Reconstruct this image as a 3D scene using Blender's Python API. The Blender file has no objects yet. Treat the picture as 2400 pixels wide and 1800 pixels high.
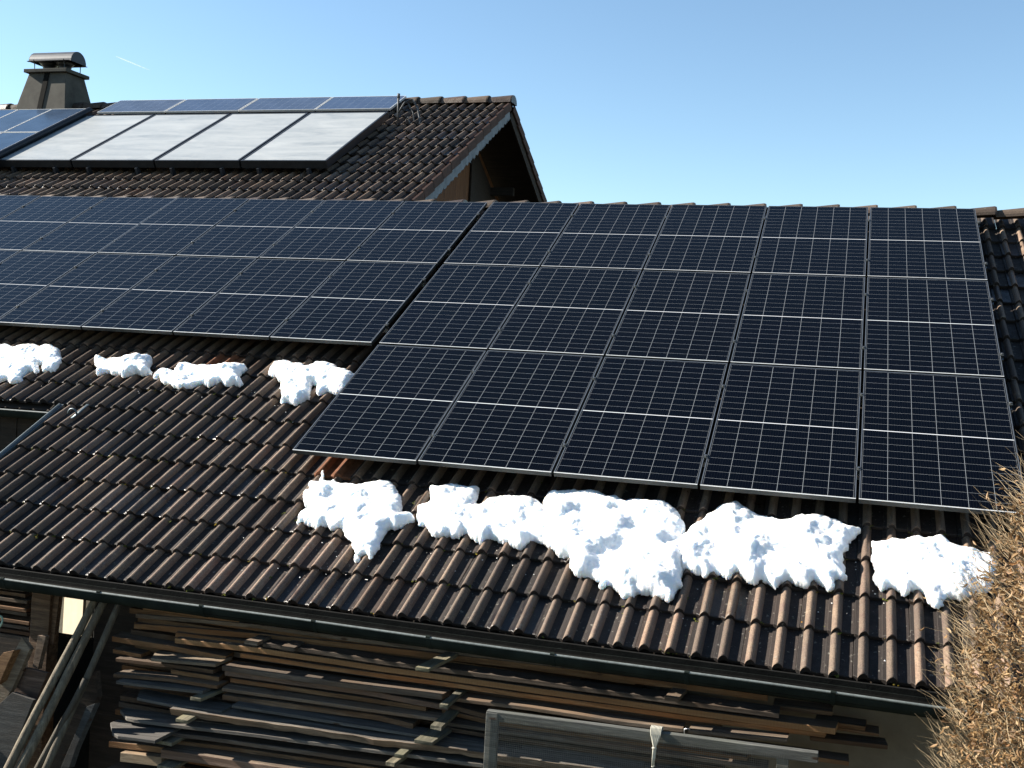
import bpy, bmesh, math, random
import numpy as np
from mathutils import Vector, Matrix, noise
random.seed(7)
R_ = math.radians
D={'snow': {'A': [[0.186, -5.297], [0.208, -5.286], [0.251, -5.348], [0.288, -5.414], [0.342, -5.441], [0.336, -5.395], [0.411, -5.431], [0.506, -5.447], [0.596, -5.419], [0.694, -5.377], [0.735, -5.335], [0.798, -5.349], [0.874, -5.396], [0.925, -5.469], [1.001, -5.592], [1.046, -5.705], [1.038, -5.738], [1.103, -5.728], [1.159, -5.751], [1.178, -5.801], [1.132, -5.839], [1.11, -5.885], [1.067, -5.912], [1.04, -5.896], [1.008, -5.932], [1.019, -6.042], [1.038, -6.119], [1.025, -6.2], [1.011, -6.26], [0.965, -6.229], [0.918, -6.227], [0.847, -6.17], [0.808, -6.097], [0.745, -6.047], [0.695, -5.983], [0.608, -5.986], [0.538, -5.956], [0.501, -6.025], [0.429, -5.963], [0.359, -5.963], [0.307, -5.972], [0.287, -5.889], [0.304, -5.821], [0.325, -5.774], [0.271, -5.738], [0.186, -5.639], [0.174, -5.583], [0.218, -5.553], [0.166, -5.491], [0.185, -5.453], [0.249, -5.432], [0.223, -5.352]], 'B': [[1.138, -5.402], [1.177, -5.373], [1.292, -5.345], [1.335, -5.308], [1.394, -5.318], [1.444, -5.344], [1.516, -5.311], [1.538, -5.387], [1.556, -5.538], [1.607, -5.552], [1.619, -5.463], [1.65, -5.432], [1.738, -5.412], [1.916, -5.384], [2.0, -5.4], [2.049, -5.461], [2.127, -5.534], [2.176, -5.672], [2.199, -5.809], [2.167, -5.873], [2.107, -5.883], [2.07, -5.928], [2.045, -5.971], [1.994, -5.97], [1.926, -5.952], [1.837, -5.908], [1.795, -5.895], [1.74, -5.963], [1.679, -5.934], [1.624, -5.903], [1.584, -5.879], [1.563, -5.933], [1.492, -5.915], [1.44, -5.953], [1.361, -5.916], [1.306, -5.874], [1.234, -5.823], [1.164, -5.729], [1.14, -5.647], [1.163, -5.599], [1.204, -5.56], [1.197, -5.506], [1.157, -5.433]], 'C': [[2.038, -5.399], [2.072, -5.319], [2.153, -5.282], [2.33, -5.255], [2.463, -5.267], [2.599, -5.313], [2.782, -5.311], [2.931, -5.288], [3.001, -5.344], [3.05, -5.443], [3.108, -5.555], [3.105, -5.631], [3.126, -5.821], [3.155, -5.938], [3.168, -6.095], [3.172, -6.192], [3.138, -6.236], [3.132, -6.349], [3.086, -6.301], [3.028, -6.312], [2.973, -6.284], [2.911, -6.284], [2.886, -6.355], [2.834, -6.346], [2.774, -6.283], [2.713, -6.26], [2.662, -6.286], [2.636, -6.247], [2.655, -6.201], [2.55, -6.201], [2.475, -6.179], [2.406, -6.097], [2.389, -6.027], [2.311, -6.003], [2.251, -5.957], [2.182, -5.89], [2.128, -5.78], [2.092, -5.646], [2.071, -5.521]], 'D': [[3.075, -5.681], [3.191, -5.487], [3.231, -5.39], [3.289, -5.324], [3.363, -5.266], [3.399, -5.23], [3.453, -5.24], [3.515, -5.322], [3.597, -5.355], [3.702, -5.371], [3.793, -5.379], [3.841, -5.334], [3.943, -5.322], [4.044, -5.31], [4.108, -5.329], [4.159, -5.375], [4.259, -5.37], [4.253, -5.424], [4.212, -5.495], [4.189, -5.54], [4.191, -5.602], [4.145, -5.691], [4.167, -5.827], [4.188, -5.92], [4.154, -5.954], [4.119, -5.951], [4.116, -6.027], [4.088, -6.051], [4.039, -6.003], [3.991, -5.992], [3.948, -6.056], [3.899, -6.027], [3.839, -6.015], [3.792, -6.036], [3.748, -6.082], [3.697, -6.043], [3.65, -6.051], [3.617, -6.086], [3.563, -6.028], [3.499, -6.0], [3.455, -6.046], [3.388, -5.999], [3.309, -6.062], [3.266, -6.02], [3.231, -6.036], [3.138, -6.002], [3.104, -5.907], [3.072, -5.746]], 'E': [[4.322, -5.498], [4.358, -5.523], [4.443, -5.478], [4.515, -5.466], [4.587, -5.433], [4.647, -5.434], [4.707, -5.403], [4.767, -5.404], [4.823, -5.467], [4.892, -5.486], [4.984, -5.491], [5.074, -5.516], [5.095, -5.687], [5.025, -5.886], [4.933, -5.957], [4.866, -5.987], [4.8, -5.999], [4.741, -6.098], [4.686, -6.09], [4.665, -6.058], [4.623, -5.975], [4.578, -5.974], [4.532, -6.018], [4.488, -5.98], [4.431, -5.972], [4.385, -5.989], [4.339, -5.894], [4.349, -5.776], [4.318, -5.682], [4.335, -5.578]], 'U1': [[-4.442, -3.766], [-4.17, -3.687], [-4.025, -3.688], [-3.849, -3.64], [-3.667, -3.662], [-3.573, -3.632], [-3.451, -3.701], [-3.336, -3.811], [-3.278, -3.904], [-3.253, -3.999], [-3.241, -4.075], [-3.276, -4.118], [-3.341, -4.106], [-3.402, -4.055], [-3.436, -3.981], [-3.492, -3.967], [-3.471, -4.024], [-3.392, -4.112], [-3.407, -4.152], [-3.496, -4.124], [-3.49, -4.219], [-3.449, -4.327], [-3.518, -4.354], [-3.62, -4.31], [-3.743, -4.381], [-4.002, -4.317]], 'U2': [[-2.929, -3.865], [-2.868, -3.819], [-2.791, -3.849], [-2.777, -3.789], [-2.674, -3.778], [-2.563, -3.797], [-2.51, -3.759], [-2.377, -3.713], [-2.289, -3.832], [-2.275, -3.888], [-2.164, -4.045], [-2.318, -4.052], [-2.451, -4.108], [-2.613, -4.06], [-2.742, -4.094], [-2.806, -3.987], [-2.876, -3.918]], 'U3': [[-2.112, -4.076], [-2.067, -4.015], [-1.94, -3.982], [-1.988, -3.837], [-1.815, -3.844], [-1.678, -3.828], [-1.544, -3.843], [-1.516, -3.783], [-1.501, -3.755], [-1.371, -3.786], [-1.303, -3.759], [-1.232, -3.844], [-1.275, -3.886], [-1.275, -3.96], [-1.163, -4.072], [-1.173, -4.127], [-1.275, -4.139], [-1.397, -4.1], [-1.463, -4.162], [-1.586, -4.159], [-1.632, -4.218], [-1.742, -4.238], [-1.842, -4.207], [-1.98, -4.152], [-2.051, -4.106]], 'U4': [[-1.018, -3.838], [-1.053, -3.693], [-0.947, -3.662], [-0.886, -3.663], [-0.758, -3.679], [-0.694, -3.727], [-0.665, -3.706], [-0.652, -3.629], [-0.552, -3.611], [-0.43, -3.66], [-0.298, -3.737], [-0.191, -3.761], [-0.134, -3.826], [-0.106, -3.998], [-0.13, -4.155], [-0.268, -4.138], [-0.36, -4.183], [-0.456, -4.04], [-0.499, -4.011], [-0.408, -4.24], [-0.449, -4.312], [-0.479, -4.365], [-0.547, -4.341], [-0.654, -4.354], [-0.658, -4.271], [-0.777, -4.114], [-0.791, -4.01], [-0.881, -3.949], [-1.0, -3.873]], 'F': [[0.894, -6.231], [0.92, -6.217], [0.948, -6.251], [0.953, -6.293], [0.925, -6.288]]}, 'boards': [('b0', [[-0.605, -5.64, -3.68], [-0.233, -5.64, -3.681], [0.173, -5.64, -3.679]], 0.027, 'orange'), ('b1', [[-0.652, -5.66, -3.74], [0.319, -5.66, -3.692], [1.215, -5.66, -3.689], [2.281, -5.66, -3.674], [2.725, -5.66, -3.662]], 0.027, 'grey'), ('b2', [[-0.653, -5.66, -3.805], [0.322, -5.66, -3.751], [1.217, -5.66, -3.723], [2.282, -5.66, -3.696], [3.261, -5.66, -3.688], [3.771, -5.66, -3.686]], 0.037, 'orange'), ('b3a', [[-0.287, -5.7, -3.814], [0.269, -5.7, -3.807]], 0.036, 'orange'), ('b3', [[0.441, -5.78, -3.772], [1.274, -5.78, -3.776], [2.32, -5.78, -3.762], [3.282, -5.78, -3.756], [3.846, -5.78, -3.749]], 0.029, 'grey'), ('b4', [[-0.252, -5.76, -3.838], [0.384, -5.76, -3.819], [1.267, -5.76, -3.822], [2.317, -5.76, -3.814], [3.282, -5.76, -3.809], [4.166, -5.76, -3.795]], 0.036, 'saw'), ('b5a', [[-0.79, -5.72, -3.901], [-0.31, -5.72, -3.906], [0.133, -5.72, -3.922]], 0.037, 'orange'), ('b5', [[0.259, -5.75, -3.88], [1.266, -5.75, -3.876], [2.317, -5.75, -3.863], [3.283, -5.75, -3.852], [4.111, -5.75, -3.832]], 0.029, 'orange'), ('b6a', [[-0.782, -5.72, -3.995], [-0.55, -5.72, -4.001]], 0.028, 'orange'), ('b6b', [[-0.434, -5.86, -3.968], [0.141, -5.86, -3.937]], 0.021, 'pale'), ('b6c', [[-0.71, -5.78, -4.032], [-0.264, -5.78, -4.017], [0.075, -5.78, -4.009]], 0.027, 'brown'), ('b6', [[0.163, -5.82, -3.957], [0.995, -5.82, -3.948], [1.762, -5.82, -3.925]], 0.035, 'grey'), ('b6r', [[1.837, -5.8, -3.94], [2.335, -5.8, -3.926], [2.854, -5.8, -3.929], [3.294, -5.8, -3.916]], 0.024, 'grey'), ('b6s', [[3.332, -5.84, -3.905], [3.903, -5.84, -3.875]], 0.023, 'grey'), ('b7a', [[-0.272, -5.76, -4.059], [0.108, -5.76, -4.063]], 0.03, 'orange'), ('b7', [[0.161, -5.78, -4.003], [1.285, -5.78, -3.989], [1.789, -5.78, -4.005]], 0.035, 'pink'), ('b8', [[0.2, -5.77, -4.054], [1.283, -5.77, -4.042], [1.637, -5.77, -4.039]], 0.029, 'orange'), ('b8r', [[1.775, -5.74, -4.011], [2.04, -5.74, -4.038], [2.818, -5.74, -4.036], [3.547, -5.74, -4.024]], 0.03, 'brown'), ('b8s', [[1.739, -5.74, -4.051], [2.042, -5.74, -4.071], [2.82, -5.74, -4.067], [3.674, -5.74, -4.052]], 0.028, 'orange'), ('b9a', [[-0.682, -5.84, -4.126], [-0.219, -5.84, -4.096], [0.145, -5.84, -4.092]], 0.024, 'brown'), ('b9', [[0.183, -5.84, -4.101], [1.317, -5.84, -4.082], [1.791, -5.84, -4.072]], 0.023, 'grey'), ('b10a', [[-0.614, -5.9, -4.151], [0.074, -5.9, -4.123]], 0.021, 'blue'), ('b10', [[0.174, -5.82, -4.158], [1.31, -5.82, -4.126], [1.572, -5.82, -4.147]], 0.035, 'brown'), ('b10r', [[1.79, -5.8, -4.104], [2.063, -5.8, -4.098], [2.834, -5.8, -4.085], [3.804, -5.8, -4.071]], 0.022, 'grey'), ('b10s', [[1.768, -5.79, -4.146], [2.063, -5.79, -4.148], [2.835, -5.79, -4.134], [3.558, -5.79, -4.115]], 0.025, 'brown'), ('b11a', [[-0.488, -5.94, -4.225], [-0.144, -5.94, -4.234], [0.251, -5.94, -4.224]], 0.02, 'blue'), ('b11', [[0.303, -5.9, -4.183], [1.349, -5.9, -4.176], [1.667, -5.9, -4.179]], 0.02, 'blue'), ('b11r', [[1.772, -5.84, -4.182], [2.053, -5.84, -4.187], [2.848, -5.84, -4.172], [3.565, -5.84, -4.152]], 0.022, 'blue'), ('b13', [[-0.61, -5.98, -4.367], [-0.055, -5.98, -4.348], [0.537, -5.98, -4.319], [1.39, -5.98, -4.286], [2.11, -5.98, -4.259]], 0.024, 'blue'), ('b13m', [[-0.079, -5.88, -4.342], [0.479, -5.88, -4.319], [1.346, -5.88, -4.297], [2.077, -5.88, -4.27]], 0.024, 'grey'), ('b14', [[-0.504, -5.96, -4.435], [0.272, -5.96, -4.399], [1.386, -5.96, -4.368], [2.075, -5.96, -4.347]], 0.027, 'grey'), ('b14m', [[-0.514, -5.88, -4.519], [0.227, -5.88, -4.483], [1.414, -5.88, -4.442], [1.708, -5.88, -4.432]], 0.027, 'brown'), ('b15', [[-0.598, -6.17, -4.42], [-0.096, -6.17, -4.396]], 0.023, 'blue'), ('b16', [[-0.624, -5.94, -4.563], [0.266, -5.94, -4.514], [1.143, -5.94, -4.482]], 0.042, 'orange'), ('b17', [[-0.498, -5.98, -4.609], [-0.173, -5.98, -4.592]], 0.064, 'pale'), ('b18', [[-0.162, -6.0, -4.527], [0.303, -6.0, -4.51], [1.172, -6.0, -4.483]], 0.058, 'pink'), ('b19', [[-0.632, -5.94, -4.752], [0.276, -5.94, -4.718], [1.743, -5.94, -4.647]], 0.036, 'brown'), ('r1', [[3.802, -5.62, -3.75], [4.145, -5.62, -3.741]], 0.025, 'brown'), ('r2', [[4.048, -5.62, -3.804], [4.334, -5.62, -3.803]], 0.026, 'orange'), ('r3', [[4.147, -5.6, -3.834], [4.413, -5.6, -3.836]], 0.018, 'brown'), ('r4', [[4.03, -5.64, -3.903], [4.464, -5.64, -3.888]], 0.026, 'brown'), ('r5', [[3.538, -5.66, -4.021], [4.255, -5.66, -4.009]], 0.026, 'orange'), ('m1', [[2.056, -5.76, -4.208], [2.831, -5.76, -4.187], [3.806, -5.76, -4.167]], 0.025, 'orange'), ('m2', [[2.071, -5.8, -4.241], [2.842, -5.8, -4.222], [3.564, -5.8, -4.203]], 0.025, 'grey'), ('m3', [[2.058, -5.82, -4.286], [2.848, -5.82, -4.264]], 0.024, 'brown')], 'plank': [[-0.107, -5.99, -4.236], [0.283, -5.99, -4.236], [0.849, -5.99, -4.221], [1.391, -5.99, -4.211], [1.767, -5.99, -4.193], [2.104, -5.99, -4.188], [2.565, -5.99, -4.171], [3.084, -5.99, -4.16]], 'sticks': [('s1', [1.665, -6.06, -3.695], [1.753, -6.06, -3.705], 1), ('s2', [1.824, -6.03, -3.914], [1.876, -6.03, -3.938], 1), ('s3', [1.783, -6.06, -4.042], [1.857, -6.06, -4.057], 1), ('s4', [1.681, -6.06, -4.148], [1.8, -6.06, -4.159], 1), ('s5', [1.563, -6.08, -4.249], [1.621, -6.08, -4.266], 1), ('s6', [1.506, -6.08, -4.309], [1.567, -6.08, -4.326], 1), ('s7', [0.031, -5.98, -4.144], [0.11, -5.98, -4.149], 1), ('s8', [-0.008, -6.08, -4.266], [0.083, -6.08, -4.269], 1), ('s9', [-0.165, -6.06, -4.441], [-0.042, -6.06, -4.439], 1), ('s10', [-0.044, -5.92, -4.568], [0.059, -5.92, -4.575], 0), ('s11', [0.339, -5.84, -3.756], [0.437, -5.84, -3.772], 0), ('s12', [0.61, -5.84, -3.761], [0.709, -5.84, -3.78], 0), ('s13', [3.184, -5.86, -3.718], [3.267, -5.86, -3.734], 0), ('s14', [-0.15, -6.06, -4.609], [-0.028, -6.06, -4.609], 1)], 'poles': [([-1.016, -6.45, -4.633], [-0.862, -5.84, -3.62]), ([-0.944, -6.42, -4.632], [-0.801, -5.82, -3.639]), ([-0.908, -6.3, -4.669], [-0.745, -6.1, -4.154]), ([-0.833, -6.3, -4.657], [-0.709, -5.82, -3.712])], 'mesh': {'rail': [[2.339, -6.7, -3.675], [4.084, -6.7, -3.63]], 'post': [[2.339, -6.7, -3.675], [2.339, -6.7, -3.992]], 'railb': [2.342, -6.7, -3.727], 'postr': [2.411, -6.7, -3.744]}, 'rope': [[3.243, -6.73, -3.634], [3.296, -6.73, -3.633], [3.269, -6.73, -3.727], [3.265, -6.73, -3.824]], 'hook': [[3.392, -6.5, -3.713], [3.39, -6.5, -3.677], [3.415, -6.5, -3.673]], 'lstack': [(-3.788, [-1.788, -5.4, -3.764]), (-3.834, [-1.785, -5.4, -3.81]), (-3.88, [-1.783, -5.4, -3.855]), (-3.943, [-1.781, -5.4, -3.918]), (-3.985, [-1.779, -5.4, -3.96]), (-4.04, [-1.776, -5.4, -4.014]), (-4.086, [-1.774, -5.4, -4.06]), (-4.133, [-1.772, -5.4, -4.105]), (-4.175, [-1.77, -5.4, -4.147])], 'post1': [[-1.636, -5.55, -3.724], [-1.464, -5.55, -3.704], [-1.653, -5.55, -4.017]], 'post2': [[-1.439, -5.5, -3.711], [-1.473, -5.5, -4.071]], 'wallpanel': [[-2.697, -3.85, -4.216], [-2.42, -3.85, -4.213], [-2.689, -3.85, -4.593], [-2.178, -3.85, -4.721], [-3.517, -3.85, -2.537], [-3.21, -3.85, -2.838]], 'board_pt': [[-1.376, -5.95, -3.931], [-1.303, -5.95, -4.006], [-1.443, -5.95, -4.313], [-1.645, -5.95, -4.632], [-1.653, -5.95, -4.461], [-1.549, -5.95, -4.257]], 'board_big': [[-1.497, -6.0, -4.407], [-1.398, -6.0, -4.315], [-1.213, -6.0, -4.342], [-1.42, -6.0, -4.86], [-1.608, -6.0, -5.08], [-1.758, -6.0, -4.916]], 'board_pink': [[-1.381, -5.9, -4.162], [-1.186, -5.9, -4.174], [-1.277, -5.9, -4.389], [-1.475, -5.9, -4.371]], 'chunk': [[-1.565, -6.0, -4.137], [-1.485, -6.0, -4.041], [-1.394, -6.0, -4.013], [-1.453, -6.0, -4.137], [-1.504, -6.0, -4.253], [-1.558, -6.0, -4.291]], 'stickg': [[-1.406, -5.75, -3.967], [-1.335, -5.75, -3.965], [-1.394, -5.75, -4.216], [-1.442, -5.75, -4.202]], 'plank4': [[-0.657, -6.15, -4.261], [-0.589, -6.15, -4.229], [-0.73, -6.15, -4.56], [-0.776, -6.15, -4.701], [-0.845, -6.15, -4.712]], 'darkpl': [[-0.903, -5.95, -4.289], [-0.751, -5.95, -4.085], [-0.725, -5.95, -4.263], [-0.969, -5.95, -4.804], [-1.132, -5.95, -4.831]], 'ring': [-1.523, -6.0, -3.828], 'cam': ([4.107, -12.3609, -1.6821], [[0.954862, 0.292273, 0.053052], [0.060784, -0.01743, -0.997999], [-0.290763, 0.956176, -0.034409]])}
TH = R_(29.0); CT = math.cos(TH); ST = math.sin(TH)

# ------------------------------------------------------------------ camera, sky, sun
scn = bpy.context.scene
col = scn.collection
cd = bpy.data.cameras.new('camera'); cam = bpy.data.objects.new('camera', cd); col.objects.link(cam)
_c, _r = D['cam']
Rc = Matrix((_r[0], [-a for a in _r[1]], [-a for a in _r[2]])).transposed().to_4x4()
cam.matrix_world = Matrix.Translation(Vector(_c)) @ Rc
cd.sensor_fit = 'HORIZONTAL'; cd.sensor_width = 36.0; cd.lens = 36.0 * 2575.77 / 2400.0
cd.clip_start = 0.1; cd.clip_end = 20000
scn.camera = cam

SUN = Vector((-0.36, -0.0265, 0.2026)).normalized()
w = bpy.data.worlds.new("World"); scn.world = w; w.use_nodes = True
nt = w.node_tree; bg = nt.nodes['Background']
sky = nt.nodes.new('ShaderNodeTexSky'); sky.sky_type = 'NISHITA'; sky.sun_disc = False
sky.sun_elevation = math.asin(SUN.z); sky.sun_rotation = math.atan2(SUN.x, SUN.y)
sky.altitude = 700; sky.air_density = 1.0; sky.dust_density = 0.1; sky.ozone_density = 0.7
_tn = nt.nodes.new('ShaderNodeMix'); _tn.data_type = 'RGBA'; _tn.blend_type = 'MULTIPLY'; _tn.inputs[0].default_value = 1.0
_tn.inputs[7].default_value = (1.0, 1.12, 1.14, 1)
nt.links.new(sky.outputs[0], _tn.inputs[6]); nt.links.new(_tn.outputs[2], bg.inputs[0]); bg.inputs[1].default_value = 0.05
sd = bpy.data.lights.new('sun', 'SUN'); sd.energy = 5.0; sd.angle = R_(0.5); sd.color = (1.0, 0.93, 0.82)
so = bpy.data.objects.new('sun', sd); col.objects.link(so)
so.rotation_euler = SUN.to_track_quat('Z', 'Y').to_euler()
scn.view_settings.view_transform = 'Standard'; scn.view_settings.look = 'None'
scn.view_settings.exposure = 1.83; scn.view_settings.gamma = 1.0
scn.cycles.max_bounces = 6; scn.cycles.transparent_max_bounces = 8

# ------------------------------------------------------------------ helpers
def P(u, v, n=0.0):                      # near roof plane -> world
    return Vector((u, v * CT - n * ST, v * ST + n * CT))
FA = Vector((-1.21, 4.15, 2.14))
def F(u, v, n=0.0): return FA + P(u, v, n)   # far roof plane -> world

def tag(o, label=None, cat=None, group=None, kind=None):
    if label: o['label'] = label
    if cat: o['category'] = cat
    if group: o['group'] = group
    if kind: o['kind'] = kind
    return o
def thing(name, label, cat, loc=(0, 0, 0), group=None, rot=None):
    o = bpy.data.objects.new(name, None); col.objects.link(o); o.location = loc
    o.empty_display_size = 0.1
    if rot: o.rotation_euler = rot
    return tag(o, label, cat, group)
class MB:
    def __init__(s): s.v = []; s.f = []; s.m = []
    def add(s, vs, fs, mi=0):
        b = len(s.v); s.v += [tuple(p) for p in vs]; s.f += [tuple(i + b for i in f) for f in fs]; s.m += [mi] * len(fs); return s
    def box(s, a, b, mi=0):
        x0, y0, z0 = a; x1, y1, z1 = b
        return s.hexa([(x0,y0,z0),(x1,y0,z0),(x1,y1,z0),(x0,y1,z0)], [(x0,y0,z1),(x1,y0,z1),(x1,y1,z1),(x0,y1,z1)], mi)
    def hexa(s, lo, hi, mi=0):
        return s.add(list(lo) + list(hi), [(3,2,1,0),(4,5,6,7),(0,1,5,4),(1,2,6,5),(2,3,7,6),(3,0,4,7)], mi)
    def obox(s, c, ax, ay, az, mi=0):   # centre and three half axes
        c = Vector(c); ax = Vector(ax); ay = Vector(ay); az = Vector(az)
        lo = [c-ax-ay-az, c+ax-ay-az, c+ax+ay-az, c-ax+ay-az]; hi = [p + 2*az for p in lo]
        return s.hexa(lo, hi, mi)
    def tube(s, pts, r, n=8, cap=True, mi=0, squash=1.0):
        pts = [Vector(p) for p in pts]; rs = r if isinstance(r, (list, tuple)) else [r]*len(pts)
        vs = []; up = None
        for i, p in enumerate(pts):
            t = (pts[min(i+1, len(pts)-1)] - pts[max(i-1, 0)]).normalized()
            if up is None: up = Vector((0,0,1)) if abs(t.z) < .9 else Vector((1,0,0))
            a = t.cross(up).normalized(); b = t.cross(a).normalized(); up = -b if False else a.cross(t).normalized()
            for k in range(n):
                an = 2*math.pi*k/n; vs.append(p + a*math.cos(an)*rs[i] + b*math.sin(an)*rs[i]*squash)
        fs = []
        for i in range(len(pts)-1):
            for k in range(n):
                fs.append((i*n+k, i*n+(k+1)%n, (i+1)*n+(k+1)%n, (i+1)*n+k))
        if cap: fs.append(tuple(range(n))[::-1]); fs.append(tuple((len(pts)-1)*n+k for k in range(n)))
        return s.add(vs, fs, mi)
    def prism(s, poly, d, mi=0):        # flat outline given thickness along vector d
        n = len(poly); d = Vector(d); a = [Vector(p) for p in poly]; b = [p + d for p in a]
        fs = [tuple(range(n)), tuple(range(2*n-1, n-1, -1))] + [(i, i+n, (i+1)%n+n, (i+1)%n) for i in range(n)]
        return s.add(a + b, fs, mi)
    def build(s, name, mat, parent=None, smooth=False, loc=None, recalc=True, bevel=0.0, world=True):
        off = Vector((0,0,0))
        if parent is not None and world: off = Vector(parent.location)
        elif loc is not None: off = Vector(loc)
        me = bpy.data.meshes.new(name)
        me.from_pydata([tuple(Vector(p) - off) for p in s.v] if off.length else s.v, [], s.f)
        for m in (mat if isinstance(mat, (list, tuple)) else [mat]): me.materials.append(m)
        if any(s.m): me.polygons.foreach_set('material_index', s.m)
        if recalc:
            bm = bmesh.new(); bm.from_mesh(me); bmesh.ops.recalc_face_normals(bm, faces=bm.faces); bm.to_mesh(me); bm.free()
        if smooth: me.polygons.foreach_set('use_smooth', [True]*len(me.polygons))
        o = bpy.data.objects.new(name, me); col.objects.link(o)
        if parent is not None: o.parent = parent
        elif loc is not None: o.location = loc
        if bevel:
            b = o.modifiers.new('bevel', 'BEVEL'); b.width = bevel; b.segments = 2; b.limit_method = 'ANGLE'
        return o

# ------------------------------------------------------------------ materials
class NM:
    k = 0.72     # overall albedo trim
    def __init__(s, name):
        s.m = bpy.data.materials.new(name); s.m.use_nodes = True; s.t = s.m.node_tree; s.n = s.t.nodes; s.l = s.t.links
        s.b = s.n['Principled BSDF']; s.co = None
    def N(s, ty, **k):
        x = s.n.new(ty)
        for a, b in k.items(): setattr(x, a, b)
        return x
    def link(s, a, b): s.l.new(a, b)
    def val(s, sock, x):
        if isinstance(x, (int, float)): sock.default_value = x
        elif isinstance(x, (tuple, list)): sock.default_value = tuple(x) + ((1,) if len(x) == 3 and len(sock.default_value) == 4 else ())
        else: s.link(x, sock)
    def math(s, op, a, b=0.0, c=0.0):
        x = s.N('ShaderNodeMath', operation=op); s.val(x.inputs[0], a); s.val(x.inputs[1], b)
        if op in ('MULTIPLY_ADD', 'COMPARE', 'SMOOTH_MIN'): s.val(x.inputs[2], c)
        return x.outputs[0]
    def coord(s, kind='Object', scale=(1,1,1), rnd=False):
        tc = s.N('ShaderNodeTexCoord'); mp = s.N('ShaderNodeMapping'); s.link(tc.outputs[kind], mp.inputs[0]); mp.inputs['Scale'].default_value = scale
        if rnd:
            oi = s.N('ShaderNodeObjectInfo'); m = s.N('ShaderNodeVectorMath', operation='SCALE'); m.inputs[0].default_value = (31, 17, 23)
            s.link(oi.outputs['Random'], m.inputs['Scale']); s.link(m.outputs[0], mp.inputs['Location'])
        return mp.outputs[0]
    def noise(s, vec, scale, detail=4, rough=.6, dist=0):
        x = s.N('ShaderNodeTexNoise'); s.link(vec, x.inputs['Vector']); x.inputs['Scale'].default_value = scale
        x.inputs['Detail'].default_value = detail; x.inputs['Roughness'].default_value = rough; x.inputs['Distortion'].default_value = dist
        return x.outputs['Fac']
    def ramp(s, fac, stops, interp='LINEAR'):
        x = s.N('ShaderNodeValToRGB'); s.link(fac, x.inputs[0]); cr = x.color_ramp; cr.interpolation = interp
        while len(cr.elements) < len(stops): cr.elements.new(0.5)
        for e, (p, c) in zip(cr.elements, stops):
            e.position = p; e.color = tuple(c) + (1,) if len(c) == 3 else c
        return x.outputs[0]
    def mix(s, fac, a, b, mode='MIX'):
        x = s.N('ShaderNodeMix', data_type='RGBA', blend_type=mode); s.val(x.inputs[0], fac); s.val(x.inputs[6], a); s.val(x.inputs[7], b); return x.outputs[2]
    def bump(s, h, strength=.3, dist=.01):
        x = s.N('ShaderNodeBump'); s.link(h, x.inputs['Height']); x.inputs['Strength'].default_value = strength; x.inputs['Distance'].default_value = dist
        s.link(x.outputs[0], s.b.inputs['Normal'])
    def out(s, color=None, rough=None, metal=None, spec=None):
        if color is not None:
            if s.k != 1.0 and not isinstance(color, (tuple, list)): color = s.mix(1.0, color, (s.k, s.k, s.k), 'MULTIPLY')
            s.val(s.b.inputs['Base Color'], color)
        if rough is not None: s.val(s.b.inputs['Roughness'], rough)
        if metal is not None: s.val(s.b.inputs['Metallic'], metal)
        if spec is not None: s.val(s.b.inputs['Specular IOR Level'], spec)
        return s.m

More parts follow.
